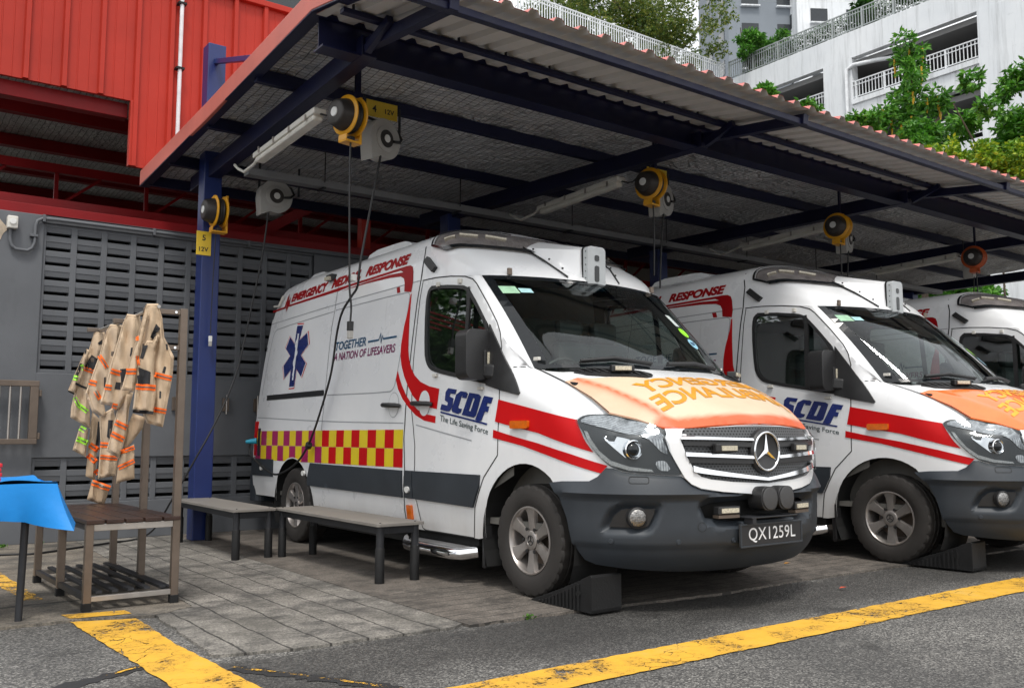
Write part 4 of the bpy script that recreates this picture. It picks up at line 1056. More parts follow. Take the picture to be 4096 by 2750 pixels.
        for sx in (-1, 1):
            fn = (lambda a, z, o: surf(a, z, o)) if sx < 0 else (lambda a, z, o: (lambda p: (-p[0], p[1], p[2]))(surf(a, z, o)))
            v, t = fill(smooth_poly(WIN), .06, [smooth_poly(inn)]); b = MB(); b.sheet(v, t, fn, .006, .012)
            v, t = ribbon(densify([(.748, 2.06), (.732, 1.95), (.712, 1.42)], .06), .04); b.sheet(v, t, fn, .007); b.sheet(v, t, fn, -.01)
            sl = b.build('window_seal', M['blackp'], R, 50)
            v, t = fill(smooth_poly(WIN), .08); b = MB(); b.sheet(v, t, lambda a, z, o: fn(a, z, -.004-.055*min(1, max(0, (1.33-a)/1.0))), 0.); b.build('door_window', M['glass'], sl, 60, fix=False)
        # ---- seams
        L = s.line
        b = MB(); L(b, [(1.495, 2.555), (1.447, 2.405), (1.445, 2.209), (1.467, 2.04), (1.487, 1.76), (1.514, 1.395), (1.530, 1.2), (1.528, 1.084), (1.532, .978), (1.511, .74), (1.523, .688), (1.540, .434), (1.525, .33)], .013); b.build('panel_seam', M['seam'], s.body, fix=False)
        b = MB(); L(b, [(1.41, 2.192), (1.428, 2.048), (1.449, 1.582), (1.438, 1.19), (1.392, 1.055), (1.366, .932), (1.363, .788), (1.381, .563), (1.349, .517), (1.313, .39), (1.295, .325), (1.252, .312), (.613, .312), (.571, .519), (.45, .727), (.291, .878), (.288, 1.087), (.290, 1.335), (.292, 1.556), (.287, 1.59), (.316, 1.696), (.361, 1.77), (.484, 1.907), (.649, 2.073), (.704, 2.113), (.809, 2.147), (1.003, 2.176), (1.224, 2.196), (1.42, 2.200)], .009); b.build('panel_seam', M['seam'], s.body, fix=False)
        b = MB(); L(b, [(2.998, 2.50), (2.958, 2.362), (2.963, 2.195), (2.958, 2.135), (2.985, 1.985), (2.998, 1.415), (3.028, 1.129), (3.03, .75)], .006); b.build('panel_seam', M['seam'], s.body, fix=False)
        b = MB(); L(b, [(4.66, .78), (4.1, .77), (3.95, .76)], .006); b.build('panel_seam', M['seam'], s.body, fix=False)
        b = MB(); v, t = ribbon([(p[0], p[1]) for p in [(-q[0]-.004, q[1]) for q in hood_edge()]], .010); b.sheet(v, t, hz, .007); b.build('panel_seam', M['seam'], s.hood, fix=False)
        b = MB(); L(b, [(.1, 1.45), (.17, 1.452)], .006); b.build('panel_seam', M['seam'], s.body, fix=False)
        b = MB()
        for pts in ([(4.535, 1.418), (4.40, 2.0), (4.36, 2.062), (4.295, 2.092), (2.975, 2.129)], [(2.94, 2.136), (1.646, 2.139), (1.600, 2.12), (1.595, 2.09), (1.605, 1.98), (1.659, 1.643), (1.708, 1.424), (1.74, 1.37), (1.804, 1.347), (2.96, 1.365)], [(4.47, 2.158), (2.95, 2.193), (1.46, 2.205)], [(4.62, 1.19), (3.0, 1.13), (1.55, 1.10)], [(1.36, 1.085), (1.0, 1.03), (.6, .97)]):
            L(b, smooth_poly(pts, 1, False), .009, .0015)
        b.build('pressed_line_shade', M['crease'], s.body, fix=False)  # flat grey strips paint the shade of pressed panel edges
        # ---- livery on the right side
        s.decal('red_stripe', STRIPE, 'vdkred', .0022, .10); s.decal('red_stripe', STRIPEL, 'vdkred', .0022)
        b = MB(); L(b, ECG, .028, .0028, .03); b.build('heartbeat_line', M['vdkred'], R, fix=False)
        s.decal('red_stripe', PILLAR, 'vred', .0024, .10); s.decal('red_stripe', SWOOSH, 'vred', .0024, .10); s.decal('red_stripe', TAB, 'vdkred', .0024)
        s.decal('red_stripe', BAR1, 'vred', .005, .03); s.decal('red_stripe', BAR2, 'vred', .005, .03)
        lg = s.decal('logo_letter', LS, 'vblue', .007, .05, .006)
        s.decal('logo_letter', LC, 'vblue', .007, .05, .006); s.decal('logo_letter', LD, 'vblue', .007, .05, .006, [LDH]); s.decal('logo_letter', LF, 'vblue', .007, .05, .006)
        s.decal('logo_underline', UNDER, 'vblue', .004, .2)
        s.text('slogan_lettering', 'The Life Saving Force', 1.018, .403, 1.098, 1.155, 'ink2', .008, 0., z0e=1.000, z1e=1.052)
        st = s.decal('star_outline', STAR, 'vred', .0024, .10)
        cx, cy = 3.745, 1.772
        s.decal('star_edge', [(cx+(x-cx)*.955, cy+(y-cy)*.962) for x, y in STAR], 'vwhite', .0034, .10, parent=st)
        s.decal('star', [(cx+(x-cx)*.91, cy+(y-cy)*.93) for x, y in STAR], 'vblue', .0044, .10, parent=st)
        s.decal('staff', STAFF, 'vwhite', .0056, .2, parent=st)
        b = MB(); v, t = ribbon(densify(smooth_poly(SNAKE, 2, False), .02), .020); b.sheet(v, t, surf, .0062); b.build('snake', M['vwhite'], st, fix=False)
        s.text('side_lettering', 'EMERGENCY', 4.045, 3.205, 2.340, 2.425, 'vdkred', .055, .25, z0e=2.350, z1e=2.447)
        s.text('side_lettering', 'MEDICAL', 3.115, 2.53, 2.357, 2.450, 'vdkred', .055, .25, z0e=2.370, z1e=2.462)
        s.text('side_lettering', 'RESPONSE', 2.44, 1.685, 2.375, 2.466, 'vdkred', .055, .25)
        s.text('side_lettering', 'TOGETHER', 2.862, 2.268, 1.758, 1.835, 'vteal', .022, .12)
        s.text('side_lettering', 'A NATION OF LIFESAVERS', 2.872, 1.752, 1.666, 1.735, 'vpurple', .016, .12)
        b = MB(); L(b, [(2.235, 1.788), (2.044, 1.788), (2.021, 1.844), (1.999, 1.758), (1.985, 1.822), (1.968, 1.791), (1.744, 1.791)], .016, .003); b.build('heartbeat_line', M['vteal'], R, fix=False)
        # checker band
        b = MB(); mats = [M['vyel'], M['vred'], M['vmag']]
        n = 21; a0 = 1.545; wd = .1465
        for i in range(n):
            for j in range(2):
                x0 = a0+i*wd; x1 = min(x0+wd, 4.665); z0 = .760+.146*j; z1 = z0+.146
                yel = (i+j) % 2 == 1
                cell = [(x0+.001, z0+.001), (x1-.001, z0+.001), (x1-.001, z1-.001), (x0+.001, z1-.001)]
                if j == 0 and 3.2 < x1 and x0 < 4.15: cell = [cell[3], cell[2]]+[(x, max(z0, .35+math.sqrt(max(0, .2025-(x-3.665)**2)))) for x in [x1-(x1-x0)*k/5 for k in range(6)]]
                v, t = fill(cell, .06); b.sheet(v, t, surf, .0024, 0, 0 if yel else (1 if x0 < 3.0 else 2))
        b.build('checker_band', mats, R, 50)
        # ---- mouldings, sliding rail
        for poly in ([(1.548, .74), (3.23, .755), (3.29, .62), (3.30, .55), (1.548, .535)], [(1.372, .742), (.49, .742), (.50, .66), (.585, .52), (1.372, .535)], [(1.500, .742), (1.388, .742), (1.388, .535), (1.500, .535)], [(4.69, .77), (4.13, .77), (4.14, .60), (4.69, .60)]):
            s.decal('side_moulding', poly, 'plas', .016, .06, .016)
        for a, z in ((4.40, .68), (3.36, .66), (1.445, .60)):
            v, t = fill(circ(a, z, .030, 18, .024), .02); b = MB(); b.sheet(v, t, surf, .030, .02); b.build('side_marker', M['label'], R, 50)
        b = MB()
        for z in (1.372, 1.402): L(b, [(4.39, z), (3.025, z+.003)], .022, .005)
        L(b, [(4.39, 1.387), (3.025, 1.390)], .02, .001); b.build('sliding_rail', M['blackp'], R, fix=False)
        for a0, a1 in ((1.86, 1.60), (1.395, 1.125)):
            c = (a0+a1)/2; rc = s.decal('recess_rim_shade', circ(c-.01, 1.245, .085, 24, .10), 'crease', .002, .05)  # grey disc rim paints the shade around a recess edge; the panel stays flat
            s.decal('recess_face', circ(c-.01, 1.245, .080, 24, .095), 'van', .003, .05, parent=rc)
            b = MB(); b.tube([surf(a, 1.25-.004*k, o) for k, (a, o) in enumerate(((a0, .012), (a0-.03, .04), (c, .05), (a1+.03, .04), (a1, .012)))], [.016, .019, .020, .019, .014], 10); b.build('door_handle', M['blackp'], R, 60)
        for sx in (-1, 1):
            fl = (lambda p: p) if sx < 0 else (lambda p: (-p[0], p[1], p[2]))
            # mirror
            b = MB(); v, t = fill(TRI, .06); b.sheet(v, t, lambda a, z, o: fl(surf(a, z, o)), .012, .014); tr = b.build('mirror_base', M['blackp'], R, 40)
            b = MB(); b.prism(rrect(-.098, -.17, .098, .17, .05), lambda x, z, h: (sx*1.055+sx*(-x)*-1, .50+h, 1.55+z), -.07, .07); mr = b.build('wing_mirror', M['blackp'], R, 50, bevel=.03)
            b = MB(); b.bar((sx*.99, .50, 1.45), (sx*.94, .36, 1.43), .10, .10); b.build('mirror_arm', M['blackp'], mr, bevel=.02)
            b = MB(); b.box((sx*.992, .428, 1.50), (.05, .03, .16)); b.build('mirror_lamp', M['blackp'], mr, bevel=.008)
            b = MB(); b.box((sx*.985, .412, 1.50), (.018, .012, .13)); b.build('lamp_cells', M['led'], mr, bevel=.003)
            b = MB(); b.box((sx*1.055, .575, 1.55), (.17, .004, .30)); b.build('mirror_glass', M['chrome'], mr)
            # headlight
            g = lambda a, z, o: fl(surf(a, z, o))
            v, t = fill(smooth_poly(HEAD), .03); b = MB(); b.sheet(v, t, g, .012, .016); hl = b.build('headlight', M['darklens'], R, 50)
            v, t = fill(smooth_poly(HLENS), .03); b = MB(); b.sheet(v, t, g, .018, .007); b.build('turn_lens', M['lens'], hl, 50)
            v, t = fill(smooth_poly(HBOWL), .03); b = MB(); b.sheet(v, t, g, .017, .006); b.build('reflector', M['chrome'], hl, 50)
            c = Vector(g(-.842, .925, .018)); d = Vector((sx*.35, -1, 0)).normalized()
            b = MB(); b.lathe([(-.02, .058), (.012, .056), (.016, .050), (.008, .042), (.002, .040)], c, d, 28); b.build('projector_ring', M['chrome'], hl, 50)
            b = MB(); b.lathe([(.0, .041), (.010, .036), (.018, .024), (.021, .0)], c, d, 28); b.build('projector', M['frit'], hl, 50)
            v, t = fill(HLED, .03); b = MB(); b.sheet(v, t, g, .017, .005); b.build('running_light', M['ledw'], hl, 50)
            v, t = fill(smooth_poly(HCORN), .03); b = MB(); b.sheet(v, t, g, .017, .005); b.build('corner_lamp', M['lens'], hl, 50)
            v, t = fill(smooth_poly(HEAD), .03); b = MB(); b.sheet(v, t, g, .030, .022); b.build('clear_cover', M['clear'], hl, 50, fix=False)
            # amber repeater
            v, t = fill(rrect(-.052, 1.050, .134, 1.100, .012), .05); b = MB(); b.sheet(v, t, g, .024, .024); b.build('side_repeater', M['amber'], R, 40)
            # wheels, flap
            for y in (0, 3.665): s.wheel(sx, y)
            b = MB(); b.span((sx*.78, .49, .12), (sx*.955, .53, .52)).span((sx*.90, .47, .14), (sx*.975, .49, .60)); b.build('mud_flap', M['blackp'], R, bevel=.01)
        # orange socket cover, step
        s.decal('orange_socket_cover', rrect(1.415, .375, 1.480, .485, .01), 'amber', .022, .05, .022)
        b = MB(); b.tube([(-.86, 1.62, .25), (-1.0, 1.45, .225), (-1.045, 1.36, .205), (-1.05, 1.2, .20), (-1.05, .75, .20), (-1.03, .66, .205), (-.94, .60, .22)], .042, 12); sp = b.build('side_step', M['chrome'], R, 60)
        b = MB(); b.span((-1.035, .70, .232), (-.93, 1.38, .246)); b.build('step_tread', M['galv'], sp, bevel=.004)
        b = MB(); b.span((-.93, .6, .25), (.93, 4.6, .33)).span((-.93, 1.6, .2), (-.85, 3.2, .31)); b.build('underbody_light_block', M['void'], R)  # black box added below the floor to block light
        b = MB(); b.prism(rrect(-.98, 4.60, .98, 4.86, .08), lambda x, y, h: (x, y, h), .33, .60); b.build('rear_bumper', M['plas'], R, bevel=.02)
        b = MB(); v, t = fill([(4.66, 1.15), (4.66, .80), (4.60, .80), (4.57, 1.15)], .05); b.sheet(v, t, surf, .006, .006); b.build('tail_light', M['vred'], R, 50)
        # socket flap at the back where the charging lead plugs in
        s.decal('charging_flap', rrect(4.50, .80, 4.545, 1.08, .01), 'darksteel', .012, .05, .012)
        # ---- front bumper
        top = [(-.249, .722), (-.373, .735), (-.575, .742), (-.628, .768), (-.683, .820), (-.721, .818), (-.770, .800), (-.843, .787), (-1.024, .778), (-1.108, .774)]+[(a-.004, z-.005) for a, z in SURO[4:-1]]+[(AEND, .655)]
        low = [(AEND, .215), (-1.45, .215), (-1.1, .225), (-.8, .245), (-.60, .262), (-.526, .285), (-.458, .377), (-.42, .52), (-.36, .64)]
        v, t = fill(top+low, .017, [INTK])
        TOPX = [p[0] for p in top][::-1]; TOPZ = [p[1] for p in top][::-1]
        def boff(a, z):
            zt = lerp(a, TOPX, TOPZ); led = .668
            o = .006+.050*min(1., max(0., zt-z)/max(.03, zt-led))**.8 if z > led else .056-.026*sm((led-z)/.022)
            o += .012*sm((.60-z)/.2) if z < .60 else 0
            if z < .378: o -= .012*sm((.378-z)/.012)+.055*((.378-z)/.16)**2
            fe = sm((-.249-a)/.25); o *= .25+.75*fe
            if -1.0 < a < -.62 and z < .63:
                dd = edist((a, z), FOG); ins = inside((a, z), FOG)
                o -= .042*(1. if ins else max(0, 1-dd/.03))
            if a < -1.15 and .48 < z < .68:
                dd = edist((a, z), INTK); o -= .055*max(0, 1-dd/.045)
            if a < -1.36 and z < .50: o += .012*sm((-1.36-a)/.06)*sm((.5-z)/.01)*sm((z-.35)/.02)
            return o
        b = MB(); b.v = []; b.sheet(v, t, lambda a, z, o: surf(a, z, boff(a, z)), 0.); b.mirror(); bp_ = b.build('front_bumper', M['plas'], R, 42)
        b = MB(); vi, ti = fill([(p[0], p[1]) for p in INTK], .05); b.sheet(vi, ti, surf, -.06); b.mirror(); b.build('air_intake', M['void'], bp_, 50)
        for sx in (-1, 1):
            fl = (lambda p: p) if sx < 0 else (lambda p: (-p[0], p[1], p[2])); g = lambda a, z, o: fl(surf(a, z, o))
            v, t = fill([(-.85+(a+.85)*.9, .54+(z-.54)*.88) for a, z in FOG], .03); b = MB(); b.sheet(v, t, g, .014, .012); fb = b.build('fog_lamp_bezel', M['blackp'], bp_, 50)
            c = Vector(g(-.853, .542, .02)); d = Vector((sx*.42, -1, 0)).normalized()
            b = MB(); b.lathe([(-.02, .062), (.012, .060), (.016, .052)], c, d, 28); b.build('fog_lamp_ring', M['blackp'], bp_, 50)
            b = MB(); b.lathe([(.008, .054), (.014, .045), (.018, .028), (.020, 0)], c, d, 28); b.build('fog_lamp', M['foglens'], bp_, 50)
            for a in (-.709, -1.077, -1.419):
                c = Vector(g(a, .407, boff(a, .407)+.001)); q = Vector(g(a, .407, .2)); d = (q-c).normalized(); b = MB(); b.lathe([(-.004, .016), (.004, .015), (.005, .011), (.002, .010), (.004, .009), (.0045, 0)], c, d, 20); b.build('parking_sensor', M['plas'], bp_, 50)
            b = MB(); vv, tt = ribbon(densify(rrect(-.922, .735, -.815, .772, .012), .03)+[(-.815, .76)], .004); b.sheet(vv, tt, lambda a, z, o: fl(surf(a, z, boff(a, z)+.0015)), 0); b.build('washer_cover_gap', M['seam'], bp_, fix=False)
            b = MB(); vv, tt = ribbon(circ(-1.214, .488, .026, 24), .003, True); b.sheet(vv, tt, lambda a, z, o: fl(surf(a, z, boff(a, z)+.0015)), 0); b.build('tow_cover_gap', M['seam'], bp_, fix=False)
        # plate
        pl = MB(); pl.span((-.287, -1.118, .362), (.283, -1.104, .498)); po = pl.build('number_plate', M['blackp'], R, bevel=.006)
        b = MB(); b.span((-.275, -1.120, .374), (.271, -1.117, .486)); b.build('plate_face', M['ink'], po)
        fr_ = MB()
        for q in (((-.287, -1.124, .362), (.283, -1.117, .373)), ((-.287, -1.124, .487), (.283, -1.117, .498)), ((-.287, -1.123, .3731), (-.276, -1.117, .4869)), ((.272, -1.123, .3731), (.283, -1.117, .4869))): fr_.span(*q)
        fr_.build('plate_frame', M['plas'], po, bevel=.002)
        v, t = text2d('QX1259L', .004, 0, 1.05); b = MB(); b.add([(-.215+.43*p, -1.1215, .387+.086*q) for p, q in v], t); b.build('plate_lettering', M['vwhite'], po, fix=False)
        b = MB(); b.span((-.24, -1.10, .36), (.24, -1.02, .512)); b.build('plate_support', M['plas'], po, bevel=.012)
        # siren horns on their bracket
        hr = MB(); hr.span((-.24, -1.17, .530), (.18, -1.03, .538)).span((-.23, -1.168, .500), (-.20, -1.1, .530)); hb_ = hr.build('siren_bracket', M['darksteel'], R, bevel=.003)
        for x in (-.072, .082):
            b = MB(); b.prism([(x+p, q) for p, q in rrect(-.072, .570, .072, .708, .05)], lambda p, q, h: (p, h, q), -1.165, -1.06); h_ = b.build('siren_horn', M['blackp'], R, 40, bevel=.006)
            b = MB(); b.lathe([(0, .066), (.006, .064), (.008, .056), (.010, 0)], (x, -1.166, .639), (0, -1, 0), 32); b.build('horn_mesh', mat('horn_mesh', (.05, .05, .052), .6, 0, .3, 200, .5, 400), h_, 40)
        for sx in (-1, 1):
            b = MB(); b.box((sx*.335, -1.065, .577), (.165, .05, .046), rz=sx*.12); o = b.build('strobe_lamp', M['blackp'], R, bevel=.006)
            b = MB(); b.box((sx*.335, -1.091, .577), (.13, .008, .026), rz=sx*.12); b.build('lamp_cells', M['led'], o)
            b = MB(); b.box((sx*.335, -1.06, .543), (.16, .05, .018), rz=sx*.12); b.build('lamp_foot', M['bronze'], o)
        # ---- grille
        g = surf
        v, t = fill(GRIN+[(AEND, 1.064), (-1.5, 1.062), (-1.3, 1.052)], .05); b = MB(); b.sheet(v, t, g, .006); b.mirror(); gr = b.build('grille', M['dots'], R, 50)
        ring = [(a, z) for a, z in GRIN]+[(a, z) for a, z in SURO[::-1]]
        v, t = fill(ring, .03); b = MB(); b.sheet(v, t, g, .024, .026); b.mirror(); b.build('grille_surround', M['van'], gr, 45)
        b = MB()
        for a0, a1, zt0, zb0, zt1, zb1, st_ in ((-1.105, -1.605, 1.005, .983, .991, .975, 0), (-1.130, -1.600, .914, .886, .888, .868, 0), (-1.172, AEND, .838, .798, .758, .738, 1)):
            def bar(u, tt):
                a = a0+(a1-a0)*u; zt = zt0+(zt1-zt0)*min(1, u*1.0); zb = zb0+(zb1-zb0)*u
                if st_: zt = zt0+(zt1-zt0)*u**.75; zb = zb0+(zb1-zb0)*u**.75
                k = tt*4; z = zt+(zb-zt)*lerp(k, [0, 1, 3, 4], [0, .08, .92, 1]); o = lerp(k, [0, 1, 3, 4], [.008, .034, .040, .008]); return g(a, z, o)
            b.grid(bar, 16, 4)
        b.mirror(); b.build('chrome_bar', M['chrome'], gr, 35)
        b = MB()
        for zt, zb, a0 in ((.975, .948, -1.12), (.882, .850, -1.15)):
            b.grid(lambda u, tt: g(a0+(-1.60-a0)*u, zt+(zb-zt)*tt-.010*u, .030), 12, 1)
        b.mirror(); b.build('grille_slat_shade', M['blackp'], gr)  # black slats, deepened to paint the dark ground reflection under each chrome bar
        c = Vector((0, -1.085, .912))
        b = MB(); b.lathe([(-.03, .135), (.0, .134), (.012, .122), (.006, .112), (.0, 0)], c, (0, -1, 0), 40); em = b.build('emblem', M['blackp'], R, 40)
        b = MB()
        prof = [(c.x+.113*math.cos(2*math.pi*k/40), c.y-.012, c.z+.113*math.sin(2*math.pi*k/40)) for k in range(41)]; b.tube(prof, .008, 8, cap=False); b.build('emblem_ring', M['chrome'], em, 60)
        b = MB()
        for k in range(3):
            a = math.pi/2+k*2*math.pi/3; tip = c+Vector((math.cos(a)*.108, -.008, math.sin(a)*.108)); pk = c+Vector((0, -.022, 0))
            p1 = c+Vector((math.cos(a+math.pi/3)*.018, -.006, math.sin(a+math.pi/3)*.018)); p2 = c+Vector((math.cos(a-math.pi/3)*.018, -.006, math.sin(a-math.pi/3)*.018))
            b.add([tip, p1, pk, p2], [(0, 1, 2), (0, 2, 3)])
        b.build('emblem_star', M['chrome'], em, fix=False)
        for sx in (-1, 1):
            b = MB(); b.box((sx*.345, -1.075, .935), (.165, .035, .05), rz=sx*.14); o = b.build('strobe_lamp', M['blackp'], R, bevel=.008)
            b = MB(); b.box((sx*.335, -1.096, .933), (.115, .008, .028), rz=sx*.14); b.build('lamp_cells', M['led'], o)
        # ---- roof front: light bar, fairing, camera housing
        lens = [(.315, .70), (.36, .62), (.42, .56), (.50, .50), (.62, .46), (.80, .43), (1., .425), (1., .70), (.84, .72), (.74, .78), (.62, .86), (.50, .90), (.34, .89)]
        v, t = fill(lens, .03); b = MB(); b.sheet(v, t, cap, .006, .006); b.mirror(); lb = b.build('roof_light_bar', M['lightbed'], R, 50)
        b = MB(); v, t = ribbon(densify(lens[:7], .02), .05); b.sheet(v, t, cap, .024); v, t = ribbon(densify(lens[8:]+lens[:1], .02), .03); b.sheet(v, t, cap, .024); b.mirror(); b.build('lens_border', M['frit'], lb, fix=False)
        for u, tt in ((.42, .73), (.55, .70), (.68, .66)):
            for sx in (-1, 1):
                p = Vector(cap(u, tt, .012)); q = Vector(cap(u+.09, tt-.045, .012)); p.x *= -sx; q.x *= -sx; b = MB(); b.bar(p, q, .016, .04); b.build('lamp_cells', M['led'], lb)
        v, t = fill([(.66+(p[0]-.66)*.94 if p[0] < .99 else 1., .66+(p[1]-.66)*.86) for p in lens], .03); b = MB(); b.sheet(v, t, cap, .022, .014); b.mirror(); b.build('smoked_cover', M['smoke'], lb, 50)
        # fairing: wedge from the light bar down over the windscreen
        fz = [(-.11, .475, 2.085), (-.12, .475, 2.16), (-.105, .485, 2.385), (-.06, .495, 2.41), (.06, .495, 2.41), (.105, .485, 2.385), (.12, .475, 2.16), (.11, .475, 2.085)]
        bz = [cap(.845, .02, .008), cap(.81, .28, .010), cap(.805, .50, .014), cap(.93, .62, .03)]; bz += [(-x, y, z) for x, y, z in bz[::-1]]
        def fair(u, tt):
            k = min(int(u*7), 6); f = u*7-k
            p = [x+(y-x)*f for x, y in zip(fz[k], fz[k+1])]; q = [x+(y-x)*f for x, y in zip(bz[k], bz[k+1])]; return [x+(y-x)*tt for x, y in zip(p, q)]
        b = MB(); b.grid(fair, 28, 8); b.add(fz, [tuple(range(8))]); fo_ = b.build('roof_fairing', M['van'], R, 32)
        for sx in (-1, 1):
            b = MB(); b.tube([(sx*abs(x)*1.01, y-.004, z+.004) for x, y, z in bz[:3]], .006, 6); b.build('fairing_joint', M['seam'], fo_)
            for f, q in ((.3, 0), (.85, 0), (.6, 1)):
                p = [x+(y-x)*f for x, y in zip(bz[q], bz[q+1])]; b = MB(); b.box((sx*(abs(p[0])-.012), p[1]-.01, p[2]+.03), (.014, .014, .014)); b.build('rivet', M['blackp'], fo_, bevel=.004)
        b = MB(); b.prism(rrect(-.088, -.165, .088, .165, .035), lambda x, z, h: (x, .47-.02*z/.165*0+h, 2.245+z), -.055, .0); ch_ = b.build('camera_housing', mat('light_grey_plastic', (.40, .42, .43), .45), R, 40, bevel=.014)
        b = MB(); b.prism(rrect(-.092, -.172, .092, .172, .035), lambda x, z, h: (x, .47+h, 2.245+z), .0, .012); b.build('gasket', M['rubber'], ch_)
        for z0, z1 in ((2.145, 2.265), (2.30, 2.345)):
            b = MB(); b.prism(rrect(-.022, z0, .022, z1, .015), lambda x, z, h: (x, .413+h, z), -.002, .004); b.build('lens_slot', M['frit'], ch_)
        b = MB()
        for k in range(6):
            for sx in (-1, 1): b.cyl((sx*.0885, .44, 2.12+.05*k), (sx*.0905, .44, 2.12+.05*k), .005, 8)
        b.build('rivets', M['blackp'], ch_)
        # flag lamps, hooks, side lamp, roof pods
        for sx in (-1, 1):
            fl = (lambda p: p) if sx < 0 else (lambda p: (-p[0], p[1], p[2])); g = lambda a, z, o: fl(cap(a, z, o))
            v, t = fill([(.16, .965), (.21, .915), (.105, .755), (.055, .80)], .05); b = MB(); b.sheet(v, t, g, .03, .03); b.build('marker_lamp', M['blackp'], R, 40)
            c = Vector(g(.48, .03, .02)); b = MB(); b.box(c, (.035, .02, .05)); b.build('cover_hook', M['bronze'], R, bevel=.004)
            for a in (1.16, .86):
                c = Vector(fl(surf(a, 2.135-.05*(1.2-a), .012))); b = MB(); b.box(c, (.02, .035, .035)); b.build('cover_hook', M['tube'], R, bevel=.003)
            for a, z in ((1.10, 1.445), (.50, 1.325), (.02, 1.50)):
                c = Vector(fl(surf(a, z, .012))); b = MB(); b.box(c, (.02, .055, .022)); b.build('cover_hook', M['tube'], R, bevel=.003)
        b = MB(); b.tube([surf(3.20, 2.465, .02), surf(3.08, 2.47, .02)], .04, 4); b.build('scene_light', M['blackp'], R, bevel=.006)
        c = Vector(surf(3.14, 2.455, .05)); b = MB(); b.box(c, (.03, .10, .03)); b.build('lamp_cells', M['led'], R)
        for y0, y1, wd, h in ((2.05, 3.0, .60, .10), (3.80, 4.30, .60, .07)):
            b = MB(); b.prism(smooth_poly([(y0, 0), (y0+.15*(y1-y0), h*.9), (y0+.35*(y1-y0), h), (y1-.12, h), (y1, 0)], 1), lambda y, z, k: (k, y, 2.60+z), -wd, wd); b.build('roof_pod', M['van'], R, 40, bevel=.03)
        b = MB(); b.bar(surf(4.44, 2.34, .02), surf(4.30, 2.33, .02), .02, .02); b.bar(surf(4.30, 2.33, .02), surf(4.25, 2.43, .02), .02, .02); b.build('ladder_hook', M['tube'], R, bevel=.004)
    def wheel(s, sx, y0):
        R = s.root; o = (sx*.855, y0, .350); ax = (sx, 0, 0)
        prof = [(-.105, .215), (-.112, .25), (-.115, .30), (-.108, .333), (-.095, .345), (-.06, .349), (-.052, .341), (-.044, .349), (-.008, .351), (0, .342), (.008, .351), (.044, .349), (.052, .341), (.060, .349), (.095, .345), (.108, .333), (.115, .305), (.1165, .285), (.1165, .262), (.113, .245), (.107, .222), (.098, .210), (.06, .206)]
        def tread(j, i, r):
            if j in (3, 4, 14, 15) and i % 4 == 0: return r-.009
            if j in (5, 7, 10, 12) and i % 4 == 1: return r-.010
            if j in (17, 18) and (i//3) % 4 == 0: return r
            return r
        b = MB(); b.lathe(prof, o, ax, 108, 0, tread); w = thing_part('wheel', R); ty = b.build('tyre', M['tyre'], w, 24)
        b = MB(); b.lathe([(.099, .214), (.106, .212), (.107, .204), (.098, .197), (.06, .190), (-.06, .185), (-.06, .0)], o, ax, 48); b.build('rim', M['alloy'], w, 40)
        b = MB(); b.lathe([(-.03, .15), (.005, .15), (.006, 0)], o, ax, 40); b.build('brake_disc', M['bronze'], w, 40)
        b = MB(); O = Vector(o)
        for k in range(6):
            a = math.radians(90+60*k); u = Vector((0, math.cos(a), math.sin(a))); tt = Vector((0, -math.sin(a), math.cos(a)))
            rows = [(.03, .030, .082), (.075, .032, .088), (.12, .034, .090), (.165, .043, .094), (.198, .058, .099)]
            v = []
            for r, hw, x in rows:
                for q, dx in ((-hw, -.030), (-hw*.80, -.003), (0, .0), (hw*.80, -.003), (hw, -.030)): v.append(O+u*r+tt*q+Vector((sx*(x+dx), 0, 0)))
            f = [(5*i+j, 5*i+j+1, 5*i+6+j, 5*i+5+j) for i in range(4) for j in range(4)]
            b.add(v, f)
        b.build('spokes', M['alloy'], w, 40)
        b = MB(); b.lathe([(.06, .062), (.090, .060), (.094, .052), (.094, .034), (.090, .032), (.0905, 0)], o, ax, 32); b.build('hub', M['alloy'], w, 40)
        b = MB()
        for k in range(6):
            a = math.radians(60+60*k); c = O+Vector((sx*.089, math.cos(a)*.078, math.sin(a)*.078)); b.cyl(c, c+Vector((sx*.006, 0, 0)), .0115, 12)
        b.build('wheel_bolts', M['blackp'], w)
        b = MB(); c = O+Vector((sx*.0915, 0, 0))
        pr = [(c.x, c.y+.028*math.cos(2*math.pi*k/20), c.z+.028*math.sin(2*math.pi*k/20)) for k in range(21)]; b.tube(pr, .003, 5, cap=False)
        for k in range(3):
            a = math.pi/2+k*2*math.pi/3; b.bar(c, c+Vector((0, math.cos(a)*.027, math.sin(a)*.027)), .005, .005)
        b.build('hub_emblem', M['blackp'], w)
def thing_part(name, parent):
    o = bpy.data.objects.new(name, None); COL.objects.link(o); o.parent = parent; o.empty_display_size = .1; return o
M['sunband'] = glass_mat('blue_sun_band', (.03, .16, .22), .3, 0.)
van1 = Van('ambulance', 'nearest white ambulance with a sun-faded peach bonnet and number plate QX 1259 L', (0, 0, 0), True).root
def van_copy(src, loc, label, rz=0.):
    c = copy_tree(src); c.location = loc; c.rotation_euler = (0, 0, rz); c['label'] = label
    def walk(o):
        nm = o.name.split('.')[0]
        if nm in ('orange_film', 'bonnet_lettering'):
            o.data = o.data.copy(); o.data.materials[0] = M['hoodo'] if nm == 'orange_film' else M['vamber2']
        for ch in o.children: walk(ch)
    walk(c); return c
M['vamber2'] = mat('lettering_gold', (.80, .34, .01), .35)
van2 = van_copy(van1, (3.25, -.47, 0), 'middle white ambulance with a bright orange bonnet, second from the blue column')
van3 = van_copy(van2, (6.45, -.75, 0), 'farthest white ambulance, half hidden behind the middle one at the right edge')
